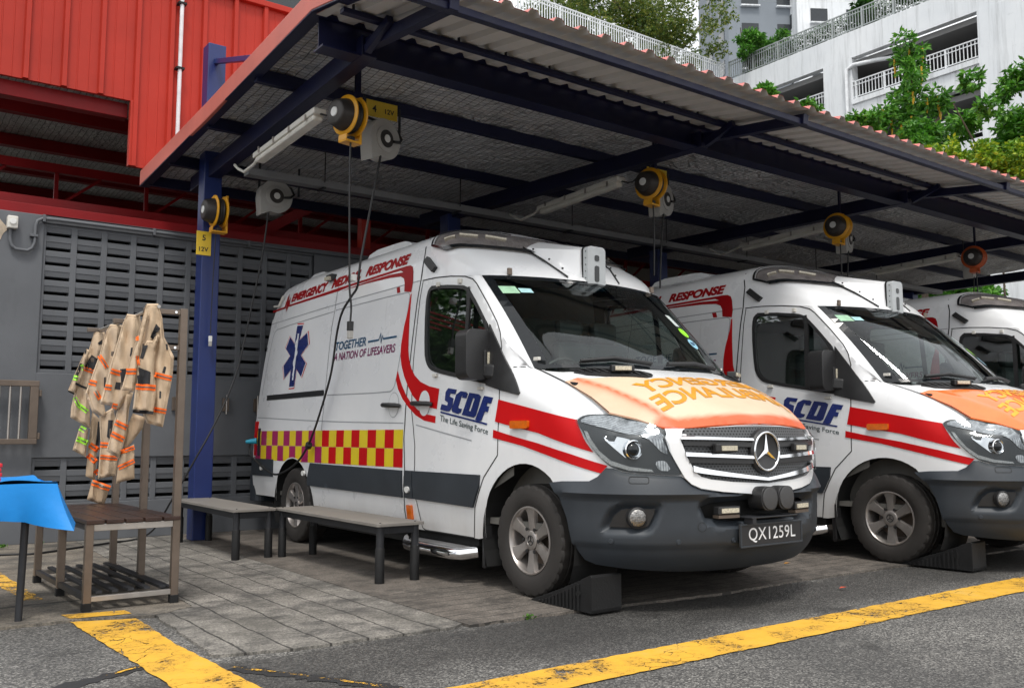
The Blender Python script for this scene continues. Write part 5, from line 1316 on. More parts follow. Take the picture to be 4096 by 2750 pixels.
# ------------------------------------------------------------------ drying rack
t = thing('drying_rack', 'steel drying rack with a brown slatted seat and tall posts beside the blue column', 'rack', (0, 0, 0))
PX = [(-3.29, -2.80), (-3.31, -2.825), (-3.335, -2.85)]; PY = [1.14, 1.80, 2.46]
for (x0, x1), y in zip(PX, PY):
    b = MB(); b.span((x0-.022, y-.022, .035), (x0+.022, y+.022, .495)); lg = b.build('leg', M['bronze'], t, bevel=.003)
    b = MB(); b.span((x0-.025, y-.025, 0), (x0+.025, y+.025, .05)); b.build('rubber_foot', M['rubber'], lg, bevel=.004)
    b = MB(); b.span((x1-.022, y-.022, .035), (x1+.022, y+.022, 1.79)); lg = b.build('post', M['bronze'], t, bevel=.003)
    b = MB(); b.span((x1-.025, y-.025, 0), (x1+.025, y+.025, .05)); b.build('rubber_foot', M['rubber'], lg, bevel=.004)
    for z in (1.765, 1.545):
        b = MB(); b.bar((x1-.02, y-.001, z), (x1-.24, y-.001, z), .03, .03); ar = b.build('arm', M['bronze'], t, bevel=.003)
        b = MB(); b.cyl((x1-.05, y-.018, z), (x1-.05, y-.022, z), .008, 10); b.build('bolt', M['chrome'], ar)
    for z0, z1 in ((.455, .493), (.055, .085)):
        b = MB(); b.span((x0+.022, y-.018, z0), (x1-.022, y+.018, z1)); b.build('cross_rail', M['steel'], t, bevel=.002)
def skew(x0, x1, y): return x0+(x1-x0)*(y-1.14)/1.32
b = MB()
for z0, z1 in ((.46, .49), (.06, .09)):
    for xa, xb in ((-3.29, -3.335), (-2.80, -2.85)): b.bar((xa, 1.165, (z0+z1)/2), (xb, 2.435, (z0+z1)/2), .03, z1-z0)
b.build('side_rail', M['darksteel'], t)
b = MB()
for k in range(5):
    xa = -3.22+.09*k; b.bar((xa, 1.16, .100), (xa-.04, 2.44, .100), .035, .014)
b.build('lower_slats', M['darksteel'], t)
b = MB()
for k in range(5):
    xa = -3.262+.108*k; b.bar((xa, 1.112, .507), (xa-.045, 2.50, .507), .098, .024)
b.build('seat_slats', M['timber'], t, bevel=.003)
b = MB(); b.cyl((-2.96, 1.10, 1.79), (-3.01, 2.50, 1.765), .011, 10); b.build('hanging_rail', M['steel'], t, 60)
b = MB(); b.cyl((-2.93, 1.1, 1.547), (-2.98, 2.5, 1.547), .010, 10); b.build('lower_rail', M['steel'], t, 60)

# ------------------------------------------------------------------ jackets
def cloth_mat(name, col):
    m, nt, b, out = new_mat(name); v = coords(nt); n = noise(nt, v, 7., 5, .6)
    c = ramp(nt, n, [(.3, tuple(k*.82 for k in col)), (.7, col)]); d = noise(nt, v, 3.2, 6, .7)
    c = mixc(nt, ramp(nt, d, [(.58, 0.), (.8, .4)]), c, tuple(k*.55 for k in col))
    nt.links.new(c, b.inputs['Base Color']); b.inputs['Roughness'].default_value = .85
    bump(nt, b, noise(nt, coords(nt, (1, 1, .4)), 26., 5, .6), .55, .012)
    return m
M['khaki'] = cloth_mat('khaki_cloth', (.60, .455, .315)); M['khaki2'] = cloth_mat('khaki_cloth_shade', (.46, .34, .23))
M['hiorange'] = mat('orange_tape', (1., .15, .004), .6); M['higreen'] = mat('lime_tape', (.38, .85, .05), .45)
M['tape'] = mat('grey_tape', (.13, .11, .10), .4); M['patch'] = mat('black_patch', (.016, .016, .018), .7, 0, .2, 20., .3, 200.)
JK={1:((-3.0,1.13),(0.968,-0.251),{'body':((-0.023,1.805),(0.042,1.809),(0.067,1.725),(0.084,1.604),(0.144,1.486),(0.14,1.382),(0.132,1.313),(0.095,1.055),(0.003,1.08),(-0.018,1.124),(-0.027,1.259),(-0.047,1.377),(-0.047,1.574),(-0.056,1.616),(-0.037,1.754)),'sleeve':((0.021,1.576),(0.047,1.637),(0.056,1.603),(0.031,1.516),(0.032,1.379),(0.048,1.269),(0.037,1.133),(-0.078,1.157),(-0.07,1.267),(-0.064,1.411),(-0.051,1.488),(-0.015,1.575)),'sleeve2':((-0.023,1.802),(-0.043,1.702),(-0.07,1.581),(-0.112,1.427),(-0.146,1.274),(-0.074,1.267),(-0.06,1.394),(-0.039,1.582),(-0.005,1.73)),'S':(((-0.066,1.296),(0.045,1.29),0.035),((0.036,1.373),(0.135,1.35),0.031),((0.041,1.162),(0.11,1.15),0.029),((-0.123,1.386),(-0.066,1.385),0.035),((-0.077,1.585),(-0.06,1.586),0.027),((-0.065,1.479),(-0.054,1.424),0.015)),'K':(((-0.056,1.413),(0.014,1.383),(0.012,1.311),(-0.068,1.309)),((0.034,1.684),(0.058,1.655),(0.024,1.583),(0.004,1.597)),((-0.034,1.544),(-0.008,1.545),(-0.031,1.463),(-0.05,1.467)),((0.093,1.562),(0.104,1.562),(0.107,1.526),(0.097,1.527)),((0.088,1.424),(0.101,1.422),(0.094,1.381),(0.079,1.385)),((0.067,1.273),(0.078,1.272),(0.077,1.229),(0.067,1.231)),((-0.08,1.161),(0.039,1.15),(0.037,1.131),(-0.077,1.142)))}),2:((-3.0,1.55),(0.972,-0.235),{'body':((-0.035,1.787),(0.041,1.781),(0.051,1.731),(0.042,1.639),(0.02,1.456),(0.001,1.284),(-0.053,1.184),(-0.093,1.157),(-0.103,1.193),(-0.175,1.205),(-0.145,1.326),(-0.121,1.452),(-0.1,1.543),(-0.058,1.726)),'leg':((-0.032,1.283),(0.022,1.284),(0.001,1.185),(-0.009,1.006),(-0.049,0.86),(-0.124,0.909),(-0.096,1.024),(-0.076,1.14)),'leg2':((0.023,1.149),(0.099,1.123),(0.085,1.051),(0.006,0.935),(-0.041,0.864),(-0.026,0.917),(-0.011,1.051)),'tail':((0.039,0.952),(0.049,0.73),(-0.059,0.703),(-0.054,0.784),(-0.042,0.899)),'S':(((-0.116,1.416),(-0.059,1.398),0.033),((-0.147,1.313),(-0.107,1.306),0.035),((-0.1,1.195),(-0.07,1.189),0.033),((-0.078,1.09),(-0.007,1.055),0.035),((-0.098,1.019),(-0.023,0.979),0.035),((-0.038,0.901),(0.041,0.93),0.027),((-0.049,0.8),(0.043,0.845),0.029)),'K':(((-0.063,1.427),(-0.02,1.432),(-0.027,1.365),(-0.049,1.303)),((-0.084,1.345),(-0.055,1.341),(-0.057,1.296),(-0.091,1.302)),((-0.004,1.566),(0.007,1.567),(0.001,1.51),(-0.009,1.512)))}),3:((-3.0,2.0),(0.976,-0.22),{'body':((-0.035,1.764),(0.04,1.761),(0.016,1.58),(-0.006,1.464),(-0.036,1.339),(-0.057,1.224),(-0.041,1.148),(-0.055,1.127),(-0.124,1.166),(-0.172,1.289),(-0.153,1.346),(-0.096,1.548),(-0.059,1.713)),'leg':((-0.08,1.138),(0.005,1.196),(0.026,1.101),(0.006,0.949),(0.047,0.85),(0.041,0.736),(-0.071,0.715),(-0.064,0.959)),'S':(((-0.096,1.546),(-0.043,1.463),0.027),((-0.15,1.365),(-0.104,1.352),0.036),((-0.108,1.304),(-0.077,1.25),0.029),((-0.065,0.945),(-0.007,0.94),0.036),((-0.062,0.862),(0.045,0.852),0.031)),'K':(((-0.022,1.11),(0.008,1.11),(-0.004,0.978),(-0.026,0.997)),((-0.06,1.396),(-0.049,1.401),(-0.051,1.329),(-0.058,1.329)))}),4:((-3.0,2.45),(0.978,-0.206),{'body':((-0.039,1.755),(0.026,1.753),(0.038,1.687),(-0.003,1.562),(-0.051,1.388),(-0.066,1.307),(-0.053,1.207),(-0.037,1.051),(-0.172,1.133),(-0.171,1.205),(-0.146,1.366),(-0.101,1.488),(-0.071,1.631)),'sleeve':((-0.087,1.625),(-0.065,1.611),(-0.104,1.447),(-0.148,1.301),(-0.194,1.325),(-0.162,1.416),(-0.126,1.528)),'leg':((-0.107,1.076),(-0.054,1.046),(-0.061,0.852),(-0.149,0.902)),'leg2':((-0.033,1.177),(0.02,1.122),(0.009,0.916),(0.007,0.681),(-0.057,0.717),(-0.047,0.956)),'tail':((-0.011,0.692),(0.11,0.644),(0.072,0.506),(-0.041,0.549)),'S':(((-0.099,1.483),(-0.034,1.462),0.031),((-0.039,0.941),(0.02,0.898),0.038),((-0.048,0.866),(0.009,0.816),0.038),((0.004,0.758),(0.026,0.734),0.033),((-0.012,0.672),(0.107,0.626),0.04)),'G':(((-0.164,1.414),(-0.134,1.408),0.036),((-0.115,1.508),(-0.1,1.468),0.02),((-0.151,1.275),(-0.122,1.221),0.027),((-0.122,1.221),(-0.063,1.174),0.031),((-0.108,1.061),(-0.072,1.041),0.038),((-0.123,0.984),(-0.051,0.951),0.038)),'K':(((-0.053,1.586),(-0.012,1.552),(-0.031,1.467),(-0.096,1.493)),((-0.147,1.381),(-0.072,1.347),(-0.077,1.335),(-0.149,1.364)),((0.008,1.106),(0.034,1.107),(0.023,0.931),(-0.0,0.936)),((-0.017,1.669),(0.012,1.698),(0.013,1.665),(-0.007,1.656)),((-0.097,1.61),(-0.087,1.618),(-0.089,1.59),(-0.1,1.584)),((-0.126,1.517),(-0.113,1.516),(-0.135,1.424),(-0.154,1.434)),((-0.194,1.325),(-0.15,1.303),(-0.153,1.295),(-0.194,1.315)))})}
JL = {1: 'khaki turnout jacket hanging nearest on the rack, large black elbow patch and orange tape', 2: 'khaki turnout jacket second along the rack with orange taped trailing legs',
      3: 'khaki turnout jacket third along the rack with a dangling orange taped sleeve', 4: 'khaki turnout jacket farthest along the rack with lime green tape'}
for k in (1, 2, 3, 4):
    (X, Y), (tx, ty), D = JK[k]
    nx, ny = ty, -tx                      # towards the yard
    if ny > 0: nx, ny = -nx, -ny
    t = thing('turnout_jacket', JL[k], 'jacket', (X, Y, 0), 0, 'turnout jackets on the drying rack')
    def P(s_, z, h): return (tx*s_+nx*h, ty*s_+ny*h, z)
    order = [n for n in ('leg2', 'tail', 'leg', 'body', 'sleeve2', 'sleeve') if n in D]
    names = {'leg2': 'trouser_leg', 'tail': 'trouser_leg', 'leg': 'trouser_leg', 'body': 'jacket_body', 'sleeve2': 'sleeve', 'sleeve': 'sleeve'}
    lay = {}
    for i, n in enumerate(order):
        poly = [tuple(p) for p in D[n]]
        base = {'leg2': -.055, 'tail': -.04, 'leg': -.015, 'body': .0, 'sleeve2': .045, 'sleeve': .05}[n]
        T = .014 if n == 'body' else .011
        ph = k*1.7+i
        def H(s_, z, poly=poly, base=base, T=T, ph=ph):
            d = edist((s_, z), poly); q = min(1., d/.012)
            f = .013*math.sin(s_*92+ph+z*4+1.2*math.sin(z*5+ph))+.012*abs(math.sin(s_*43-z*7+ph*2))+.004*math.sin(z*34+s_*46+ph)
            return base+T*math.sqrt(max(0., 1-(1-q)**2))+f*min(1, d/.02)
        lay[n] = (poly, H)
        v, tr = fill(poly, .012); b = MB()
        b.add([P(x, z, H(x, z)) for x, z in v], tr); b.add([P(x, z, 2*base-H(x, z)*.9-.004+.1*base*0) for x, z in v], tr)
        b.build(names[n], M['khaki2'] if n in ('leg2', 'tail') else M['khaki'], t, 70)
    rev = ['sleeve', 'sleeve2', 'body', 'leg', 'tail', 'leg2']
    def top(x, z):
        best = None
        for n in rev:
            if n in lay and (inside((x, z), lay[n][0]) or edist((x, z), lay[n][0]) < .006):
                h = lay[n][1](x, z); best = h if best is None else max(best, h)
        return .0 if best is None else best
    for key, mt in (('S', 'hiorange'), ('G', 'higreen')):
        for a_, c_, wd in D.get(key, ()):
            b = MB()
            for w2, m2, off in ((wd, 0, .004), (wd*.24, 1, .007)):
                v, tr = ribbon(densify([tuple(a_), tuple(c_)], .008), w2)
                b.add([P(x, z, top(x, z)+off) for x, z in v], tr, m2)
            b.build('reflective_tape', [M[mt], M['tape']], t, 60, fix=False)
    for n in order:
        if n in ('leg2', 'tail'): continue
        poly, H = lay[n]; cx_ = sum(p[0] for p in poly)/len(poly); cz_ = sum(p[1] for p in poly)/len(poly)
        zl = min(p[1] for p in poly); low = [p for p in poly if p[1] < zl+.10]
        inner = [(cx_+(x-cx_)*.86, z+(.016 if z < cz_ else -.012)) for x, z in poly]
        v, tr = ribbon(densify(inner+inner[:1], .01), .004); v2 = [(x, z) for x, z in v]
        b = MB(); b.add([P(x, z, H(x, z)+.002) for x, z in v2], tr); b.build('stitched_seam', M['khaki2'], t, fix=False)
    for pl in D['K']:
        v, tr = fill([tuple(p) for p in pl], .012); b = MB(); b.add([P(x, z, top(x, z)+.0035) for x, z in v], tr); b.build('black_patch', M['patch'], t, 60, fix=False)

# ------------------------------------------------------------------ blue covered table, red box
t = thing('folding_table', 'table under a bright blue cloth with dark round legs at the left edge', 'table', (-4.1, 1.1, 0))
b = MB(); b.tube([(.47, -.03, .74), (.455, -.035, 0)], [.021, .019], 14); b.build('leg', M['darksteel'], t, 60)
b = MB(); b.tube([(.02, .55, .74), (.01, .55, 0)], [.021, .019], 14); b.build('leg', M['darksteel'], t, 60)
for y in (-.03, .55):
    b = MB(); b.tube([(-.80, y, .74), (-.80, y, 0)], [.021, .019], 14); b.build('leg', M['darksteel'], t, 60)
b = MB(); b.span((-.95, -.12, .70), (.585, .66, .735)); b.build('table_top', M['timber'], t, bevel=.01)
def cloth_pt(u, v):
    # u around the hem 0..1, v 0 top inner .. 1 hem
    x0, x1, y0, y1 = -.96, .60, -.14, .68
    per = [(x1, y1), (x1, y0), (x0, y0), (x0, y1)]
    L = [y1-y0, x1-x0, y1-y0, x1-x0]; s_ = u*sum(L); k = 0
    while k < 3 and s_ > L[k]: s_ -= L[k]; k += 1
    a, c = per[k], per[(k+1) % 4]; f = s_/L[k]; p = (a[0]+(c[0]-a[0])*f, a[1]+(c[1]-a[1])*f)
    nx, ny = ((1, 0), (0, -1), (-1, 0), (0, 1))[k]
    cd = min(f, 1-f)*L[k]
    cor = max(0, 1-cd/.16)
    if cor > 0:
        dx, dy = ((1, 1) if (k == 0 and f < .5) or (k == 3 and f > .5) else (1, -1) if (k == 0) or (k == 1 and f < .5) else (-1, -1) if (k == 1) or (k == 2 and f < .5) else (-1, 1))
        nx, ny = nx*(1-cor*.5)+dx*.5*cor, ny*(1-cor*.5)+dy*.5*cor
    drop = (.185+.05*cor+.018*math.sin(s_*7+k))*v
    fl = v*(.030+.055*cor+.042*math.sin(s_*17+k*2)*v+.02*math.sin(s_*37+k)*v)
    return (p[0]+nx*fl, p[1]+ny*fl, .742-drop+.004*math.sin(s_*9)*(1-v))
b = MB(); b.grid(lambda u, v: cloth_pt(u, v), 220, 12)
cx, cy = -.18, .27
b.grid(lambda u, v: (lambda p: (p[0]+(cx-p[0])*v, p[1]+(cy-p[1])*v, .742+(.007*math.sin(u*60)+.022*max(0, math.sin(u*30+2))*(1-v))*(1-v)+.003*math.sin(p[0]*20*(1-v))))(cloth_pt(u, 0)), 220, 8)
b.build('blue_cloth', M['cloth'], t, 60)
t = thing('plastic_tray', 'stack of red plastic trays standing on the blue tablecloth', 'tray', (-3.90, 1.30, .747))
b = MB()
for k in range(4): b.span((-.16, -.12, .004+.026*k), (.150+.005*(k % 2), .12, .026+.026*k))
b.build('tray_rim', mat('red_plastic', (.55, .01, .02), .35), t, bevel=.004)

# ------------------------------------------------------------------ benches
def bench(x0, x1, y0, y1, lab):
    t = thing('low_bench', lab, 'bench', ((x0+x1)/2, (y0+y1)/2, 0), 0, 'low grey benches beside the front van'); hx, hy = (x1-x0)/2, (y1-y0)/2
    b = MB(); b.prism(rrect(-hx, -hy, hx, hy, .02), lambda x, y, h: (x, y, h), .385, .405); b.build('bench_top', M['laminate'], t, bevel=.004)
    b = MB(); b.span((-hx+.04, -hy+.04, .33), (hx-.04, -hy+.075, .384)).span((-hx+.04, hy-.075, .33), (hx-.04, hy-.04, .384)).span((-hx+.035, -hy+.076, .332), (-hx+.07, hy-.076, .384)).span((hx-.07, -hy+.076, .332), (hx-.035, hy-.076, .384)); b.build('apron', M['darksteel'], t, bevel=.004)
    for sx in (-1, 1):
        for sy in (-1, 1):
            x, y = sx*(hx-.05), sy*(hy-.055)
            b = MB(); b.cyl((x, y, .20), (x, y, .384), .027, 18); lg = b.build('leg', M['darksteel'], t, 60)
            b = MB(); b.lathe([(0, 0), (0, .033), (.232, .033), (.24, .028)], (x, y, 0), (0, 0, 1), 20); b.build('leg_sleeve', M['rubber'], lg, 50)
            b = MB(); b.cyl((x, y, .405), (x, y, .409), .007, 8); b.build('screw', M['darksteel'], lg)
bench(-1.505, -1.13, .98, 2.80, 'low grey bench nearest the camera beside the front van')
bench(-1.885, -1.51, 2.73, 4.36, 'low grey bench at the foot of the blue column')
# ------------------------------------------------------------------ wheel chocks
def chock(loc, lab, rz=0.):
    t = thing('wheel_chock', lab, 'wheel chock', loc, rz, 'rubber wheel chocks'); b = MB()
    prof = [(.0, 0), (.57, 0), (.575, .02), (.575, .205), (.56, .215)]
    n = 13
    for k in range(n):
        f = 1-(k+.5)/n; y = .03+.38*f+.07; z = .012+(.215-.012)*(y/.56)**1.12
        prof += [(y+.012, z+.004), (y+.010, z-.003), (y-.010, z-.008)]
    prof += [(.02, .012)]
    pts = [(p, q) for p, q in prof]
    b.prism(pts, lambda y, z, h: (h, -y, z), -.115, .115); bo = b.build('wedge', M['rubber'], t, bevel=.004)
    for k in range(12):
        y = .10+.033*k; z1 = max(.02, .215*(y/.56)**1.12-.02)
        for sx in (-1, 1):
            b = MB(); b.span((sx*.118-.007, -y-.008, .004), (sx*.118+.007, -y+.008, z1)); b.build('rib', M['rubber'], t, bevel=.002)
    b = MB(); b.cyl((-.1225, -.46, .10), (-.116, -.46, .10), .018, 16); b.build('grip_hole', M['void'], t)
chock((-.885, -.065, 0), 'black ribbed rubber chock wedged under the nearest van front wheel')
chock((2.43, -.51, 0), 'black rubber chock under the middle van front wheel', math.radians(4))

# ------------------------------------------------------------------ leads
def curve(pts, n=10):
    o = []
    for i in range(len(pts)-1):
        p0 = pts[max(0, i-1)]; p1 = pts[i]; p2 = pts[i+1]; p3 = pts[min(len(pts)-1, i+2)]
        for k in range(n): o.append(cr(p0, p1, p2, p3, k/n))
    return o+[pts[-1]]
def lead(name, pts, r, lab, m='cable'):
    b = MB(); b.tube(curve(pts), r, 8); return tag(b.build(name, M[m], None, 60), lab, 'cable')
lead('power_lead', [(-1.13, 4.10, 3.24), (-1.18, 4.10, 2.8), (-1.27, 4.1, 2.30), (-1.38, 4.1, 1.72), (-1.48, 4.1, 1.40), (-1.62, 4.1, 1.08), (-1.76, 4.12, .80), (-1.93, 4.3, .38), (-2.0, 4.6, .10), (-2.15, 4.7, .012), (-2.38, 4.56, .012), (-2.7, 4.35, .012), (-3.09, 4.1, .012), (-3.34, 4.18, .012), (-4.2, 4.2, .012)], .009, 'long black lead sagging from the lone grey reel to the floor behind the rack')
lead('power_lead', [(-1.455, 1.60, 3.25), (-1.455, 1.6, 2.8), (-1.445, 1.6, 2.3), (-1.44, 1.6, 2.10), (-1.425, 1.6, 1.98), (-1.43, 1.6, 1.86)], .008, 'straight lead hanging from the yellow reel to a plug in front of the van side')
lead('power_lead', [(-1.02, 1.93, 3.30), (-1.10, 1.92, 2.9), (-1.20, 1.9, 2.4), (-1.20, 1.95, 2.2), (-1.13, 2.2, 2.15), (-1.09, 2.45, 2.05), (-1.06, 2.61, 1.88), (-1.05, 2.73, 1.55), (-1.05, 2.94, 1.21), (-1.05, 3.12, .98), (-1.05, 3.24, .87), (-1.05, 3.4, .77), (-1.05, 3.65, .68), (-1.05, 3.97, .63), (-1.06, 4.32, .71), (-1.08, 4.55, .82), (-1.07, 4.58, .92), (-1.03, 4.53, .95)], .010, 'black charging lead looping down the van side to the blue rear plug')
lead('power_lead', [(-1.60, 4.26, 3.0), (-1.605, 4.27, 2.7), (-1.61, 4.28, 2.3), (-1.61, 4.29, 2.0)], .005, 'thin lead hanging down the face of the blue column')
for k, yx, gx, s in ((1, 1.78, 2.33, 'over the front van'), (2, 4.86, 5.59, 'over the middle van'), (3, 8.03, 8.68, 'at the far right')):
    lead('power_lead', [(yx+.02, 1.60, 3.25), (yx+.025, 1.6, 2.9), (yx+.015, 1.6, 2.55)], .008, 'lead hanging from the yellow reel '+s)
    lead('power_lead', [(gx-.05, 1.93, 3.30), (gx-.10, 1.92, 2.95), (gx-.15, 1.9, 2.5)], .009, 'lead hanging from the grey reel '+s)
def plug(loc, lab, rz=0., d=(.035, .035, .10), m='blackp'):
    t = thing('cable_plug', lab, 'plug', loc, rz)
    b = MB(); b.span((-d[0]/2, -d[1]/2, 0), (d[0]/2, d[1]/2, d[2]*.55)); b.build('plug_body', M[m], t, bevel=.004)
    b = MB(); b.span((-d[0]*.45, -d[1]*.45, -d[2]*.45), (d[0]*.45, d[1]*.45, 0)); b.build('plug_face', M['reelgrey'], t, bevel=.003)
plug((-1.43, 1.6, 1.79), 'black and cream connector dangling in front of the white van side', 0, (.04, .04, .13))
plug((-1.61, 4.29, 1.92), 'small white and black connector hanging in front of the blue column', 0, (.03, .03, .10), 'label')
t = thing('cable_plug', 'blue plug pushed into the rear charging flap of the nearest van', 'plug', (-1.02, 4.53, .95))
M['plugblue'] = mat('plug_blue', (.02, .30, .45), .35)
b = MB(); b.tube([(.0, 0, 0), (-.05, .03, -.005), (-.10, .05, -.01)], [.032, .026, .016], 14); b.build('plug_body', M['plugblue'], t, 50)
tag(MB().cyl((-1.052, 3.16, .93), (-1.045, 3.19, .90), .03, 14).build('lead_stopper', M['blackp'], None, 50), 'black ball stopper on the charging lead beside the checker band', 'stopper')
tag(MB().box((-1.40, 1.63, 2.20), (.05, .05, .055)).build('lead_tag', M['label'], None, bevel=.008), 'white tag clipped on the hanging leads in front of the van lettering', 'tag')
# ------------------------------------------------------------------ small things on the ground
def weeds(loc, n, r, lab):
    b = MB()
    for _ in range(n):
        a = random.uniform(0, 6.28); d = random.uniform(0, r); h = random.uniform(.02, .055)
        p = Vector((d*math.cos(a), d*math.sin(a)*.6, 0)); q = p+Vector((random.uniform(-.03, .03), random.uniform(-.03, .03), h)); w_ = Vector((random.uniform(-.018, .018), random.uniform(-.018, .018), .0))
        b.add([p-w_*.3, q-w_+Vector((0, 0, -.01)), q+Vector((0, 0, .008)), q+w_], [(0, 1, 2, 3)])
    o = b.build('weed_tuft', M['leafy'], None, fix=False); o.location = loc; o.scale = (.6, .6, .6); tag(o, lab, 'weed')
M['leafy'] = leaf_mat('weed_green', (.05, .14, .02), (.09, .22, .03), (.16, .30, .05))
weeds((-3.27, 4.72, .01), 60, .09, 'small green weed at the foot of the wall behind the blue table leg')
weeds((-2.95, 4.80, .01), 30, .06, 'small green weed at the wall between the table and the rack')
weeds((-1.32, -.475, -.02), 16, .05, 'tiny weed on the concrete edge in front of the wheel')
def fallen_leaf(x, y, col, lab):
    b = MB(); b.add([(-.04, 0, .002), (0, .012, .008), (.045, 0, .003), (0, -.012, .006)], [(0, 1, 2, 3)])
    o = b.build('fallen_leaf', mat('dry_leaf', col, .6), None, fix=False); o.location = (x, y, .002); tag(o, lab, 'leaf')
fallen_leaf(1.6, .0, (.5, .22, .02), 'orange dry leaf on the concrete between the two nearest vans')
fallen_leaf(.93, -.95, (.5, .06, .02), 'small red leaf on the damp asphalt before the middle van')
M['darkpane'] = mat('dark_window', (.03, .035, .04), .15); M['greyblue'] = mat('grey_blue_render', (.20, .225, .255), .8, 0, .08, .3)
# ------------------------------------------------------------------ multi-storey car park behind, right
t = thing('car_park', 'white stained multi-storey car park with long dark openings and roof railing', 'car park', (32, 0, 0))
Y0, Y1 = -14., 26.
cols = [(12.9, 10.3), (20.2, 18.6), (10.3, 8.2)]
def slabs(z0, z1, y0=Y0, y1=Y1, x1=.35):
    b = MB(); b.span((0, y0, z0), (x1, y1, z1)); return b
b = MB()
b.span((0, Y0, 18.25), (.35, Y1, 19.50))                 # roof parapet band
for k in range(6):
    zt = 18.15-3.1*k
    b.span((.0, Y0, zt-3.0), (.35, Y1, zt-2.05)) if k else b.span((.0, Y0, 15.2), (.35, Y1, 16.25))
b.span((-.02, 8.6, 0), (.45, 12.95, 18.26)); b.span((-.02, 18.7, 0), (.45, 20.2, 18.26)); b.span((-.02, 25.0, 0), (.45, 26.0, 18.26)); b.span((-.02, -6, 0), (.45, -1, 18.26))
b.span((0, Y1-.4, 0), (30, Y1, 19.5))
b.build('facade', M['wrend'], t)
b = MB()
for k in range(6):
    z = 18.2-3.1*k; b.span((.36, Y0, z-.25), (22, Y1-.45, z))
b.span((20, Y0, 0), (20.3, Y1-.5, 18)); b.build('floor_slab', M['concgrey'], t)
b = MB()
for y0, y1 in ((12.95, 18.7), (20.2, 25.0), (-1, 8.6)):
    b.span((-.10, y0, 16.02), (.0, y1, 16.25))
b.build('ledge', M['wrend'], t)
def railing(name, p, q, h, parent, m, sp=.125, rp=1.5, th=.03):
    p, q = Vector(p), Vector(q); L = (q-p).length; d = (q-p)/L; b = MB()
    b.bar(p+Vector((0, 0, h)), q+Vector((0, 0, h)), .06, .05); b.bar(p+Vector((0, 0, .12)), q+Vector((0, 0, .12)), .04, .04); b.bar(p+Vector((0, 0, h-.18)), q+Vector((0, 0, h-.18)), .04, .035)
    n = int(L/sp)
    for i in range(n): c = p+d*(i*sp); b.bar(c+Vector((0, 0, .1)), c+Vector((0, 0, h-.02)), th, th)
    for i in range(int(L/rp)+1): c = p+d*(i*rp); b.bar(c, c+Vector((0, 0, h+.02)), .08, .07)
    return b.build(name, M[m], parent)
railing('roof_railing', (.1, Y1-.1, 19.5), (.1, 0, 19.5), 1.0, t, 'railg', .14, 1.55)
for y0, y1 in ((12.95, 18.7), (20.2, 25.0), (0, 8.6)):
    railing('storey_railing', (.05, y0, 16.25), (.05, y1, 16.25), .85, t, 'railw', .16, 1.4); railing('storey_railing', (.05, y0, 13.1), (.05, y1, 13.1), .95, t, 'railw', .16, 1.4)
b = MB(); b.tube([(-.12, 18.9, 0), (-.12, 18.9, 17.7), (-.05, 18.6, 17.85), (.3, 17.6, 17.85), (.6, 16.6, 17.75)], .10, 10); b.build('drain_pipe', M['railw'], t, 60)
# podium with the other railing
t = thing('podium_deck', 'podium deck edge with a white picket railing above the canopy', 'deck', (0, 26.0, 0))
b = MB(); b.span((4, 0, 0), (31.9, 40, 19.35)); b.build('deck_block', M['wrend'], t)
for k in range(5):
    b = MB(); b.span((4, -.12, 15.6-3.1*k), (31.8, -.005, 15.85-3.1*k)); b.build('ledge', M['concgrey'], t)
    for x0 in (5, 14, 23): b = MB(); b.span((x0, -.05, 16.3-3.1*k), (x0+7.5, -.008, 17.9-3.1*k)); b.build('opening', M['darkpane'], t)
railing('picket_railing', (16, .1, 19.35), (32.0, .1, 19.35), 1.05, t, 'railw', .15, 2.4, .035)
# far blocks of flats
def flats(loc, w_, d, h, rows, m, lab, rz=0., z0=0., name='apartment_block'):
    t = thing(name, lab, 'apartment block', loc, rz)
    b = MB(); b.span((-w_/2, -d/2, z0), (w_/2, d/2, h)); b.build('wall', M[m], t)
    zz = h-2.6
    for r in range(rows):
        z = zz-2.9*r
        n = int(w_/3.2)
        for i in range(n):
            x = -w_/2+1.2+i*3.2
            b = MB(); b.span((x, -d/2-.05, z), (x+1.5, -d/2+.02, z+1.3)); wn = b.build('window', M['darkpane'], t)
            b = MB(); b.span((x-.1, -d/2-.35, z-.12), (x+1.6, -d/2-.055, z)); b.build('sill', M['wrend'], wn)
        n = int(d/3.4)
        for i in range(n):
            y = -d/2+1.2+i*3.4
            b = MB(); b.span((-w_/2-.05, y, z), (-w_/2+.02, y+1.5, z+1.3)); wn = b.build('window', M['darkpane'], t)
    return t
flats((62.5, 47.5, 0), 9, 9, 47, 5, 'greyblue', 'grey blue block of flats far behind the trees', math.radians(-32))
flats((66.0, 43.5, 0), 8, 9, 42, 5, 'wrend', 'white block of flats beside the grey blue one', math.radians(-32))
flats((45.5, 27.0, 0), 12, 14, 12, 3, 'wrend', 'low pale building seen under the canopy at the far right', math.radians(-60)) if False else None

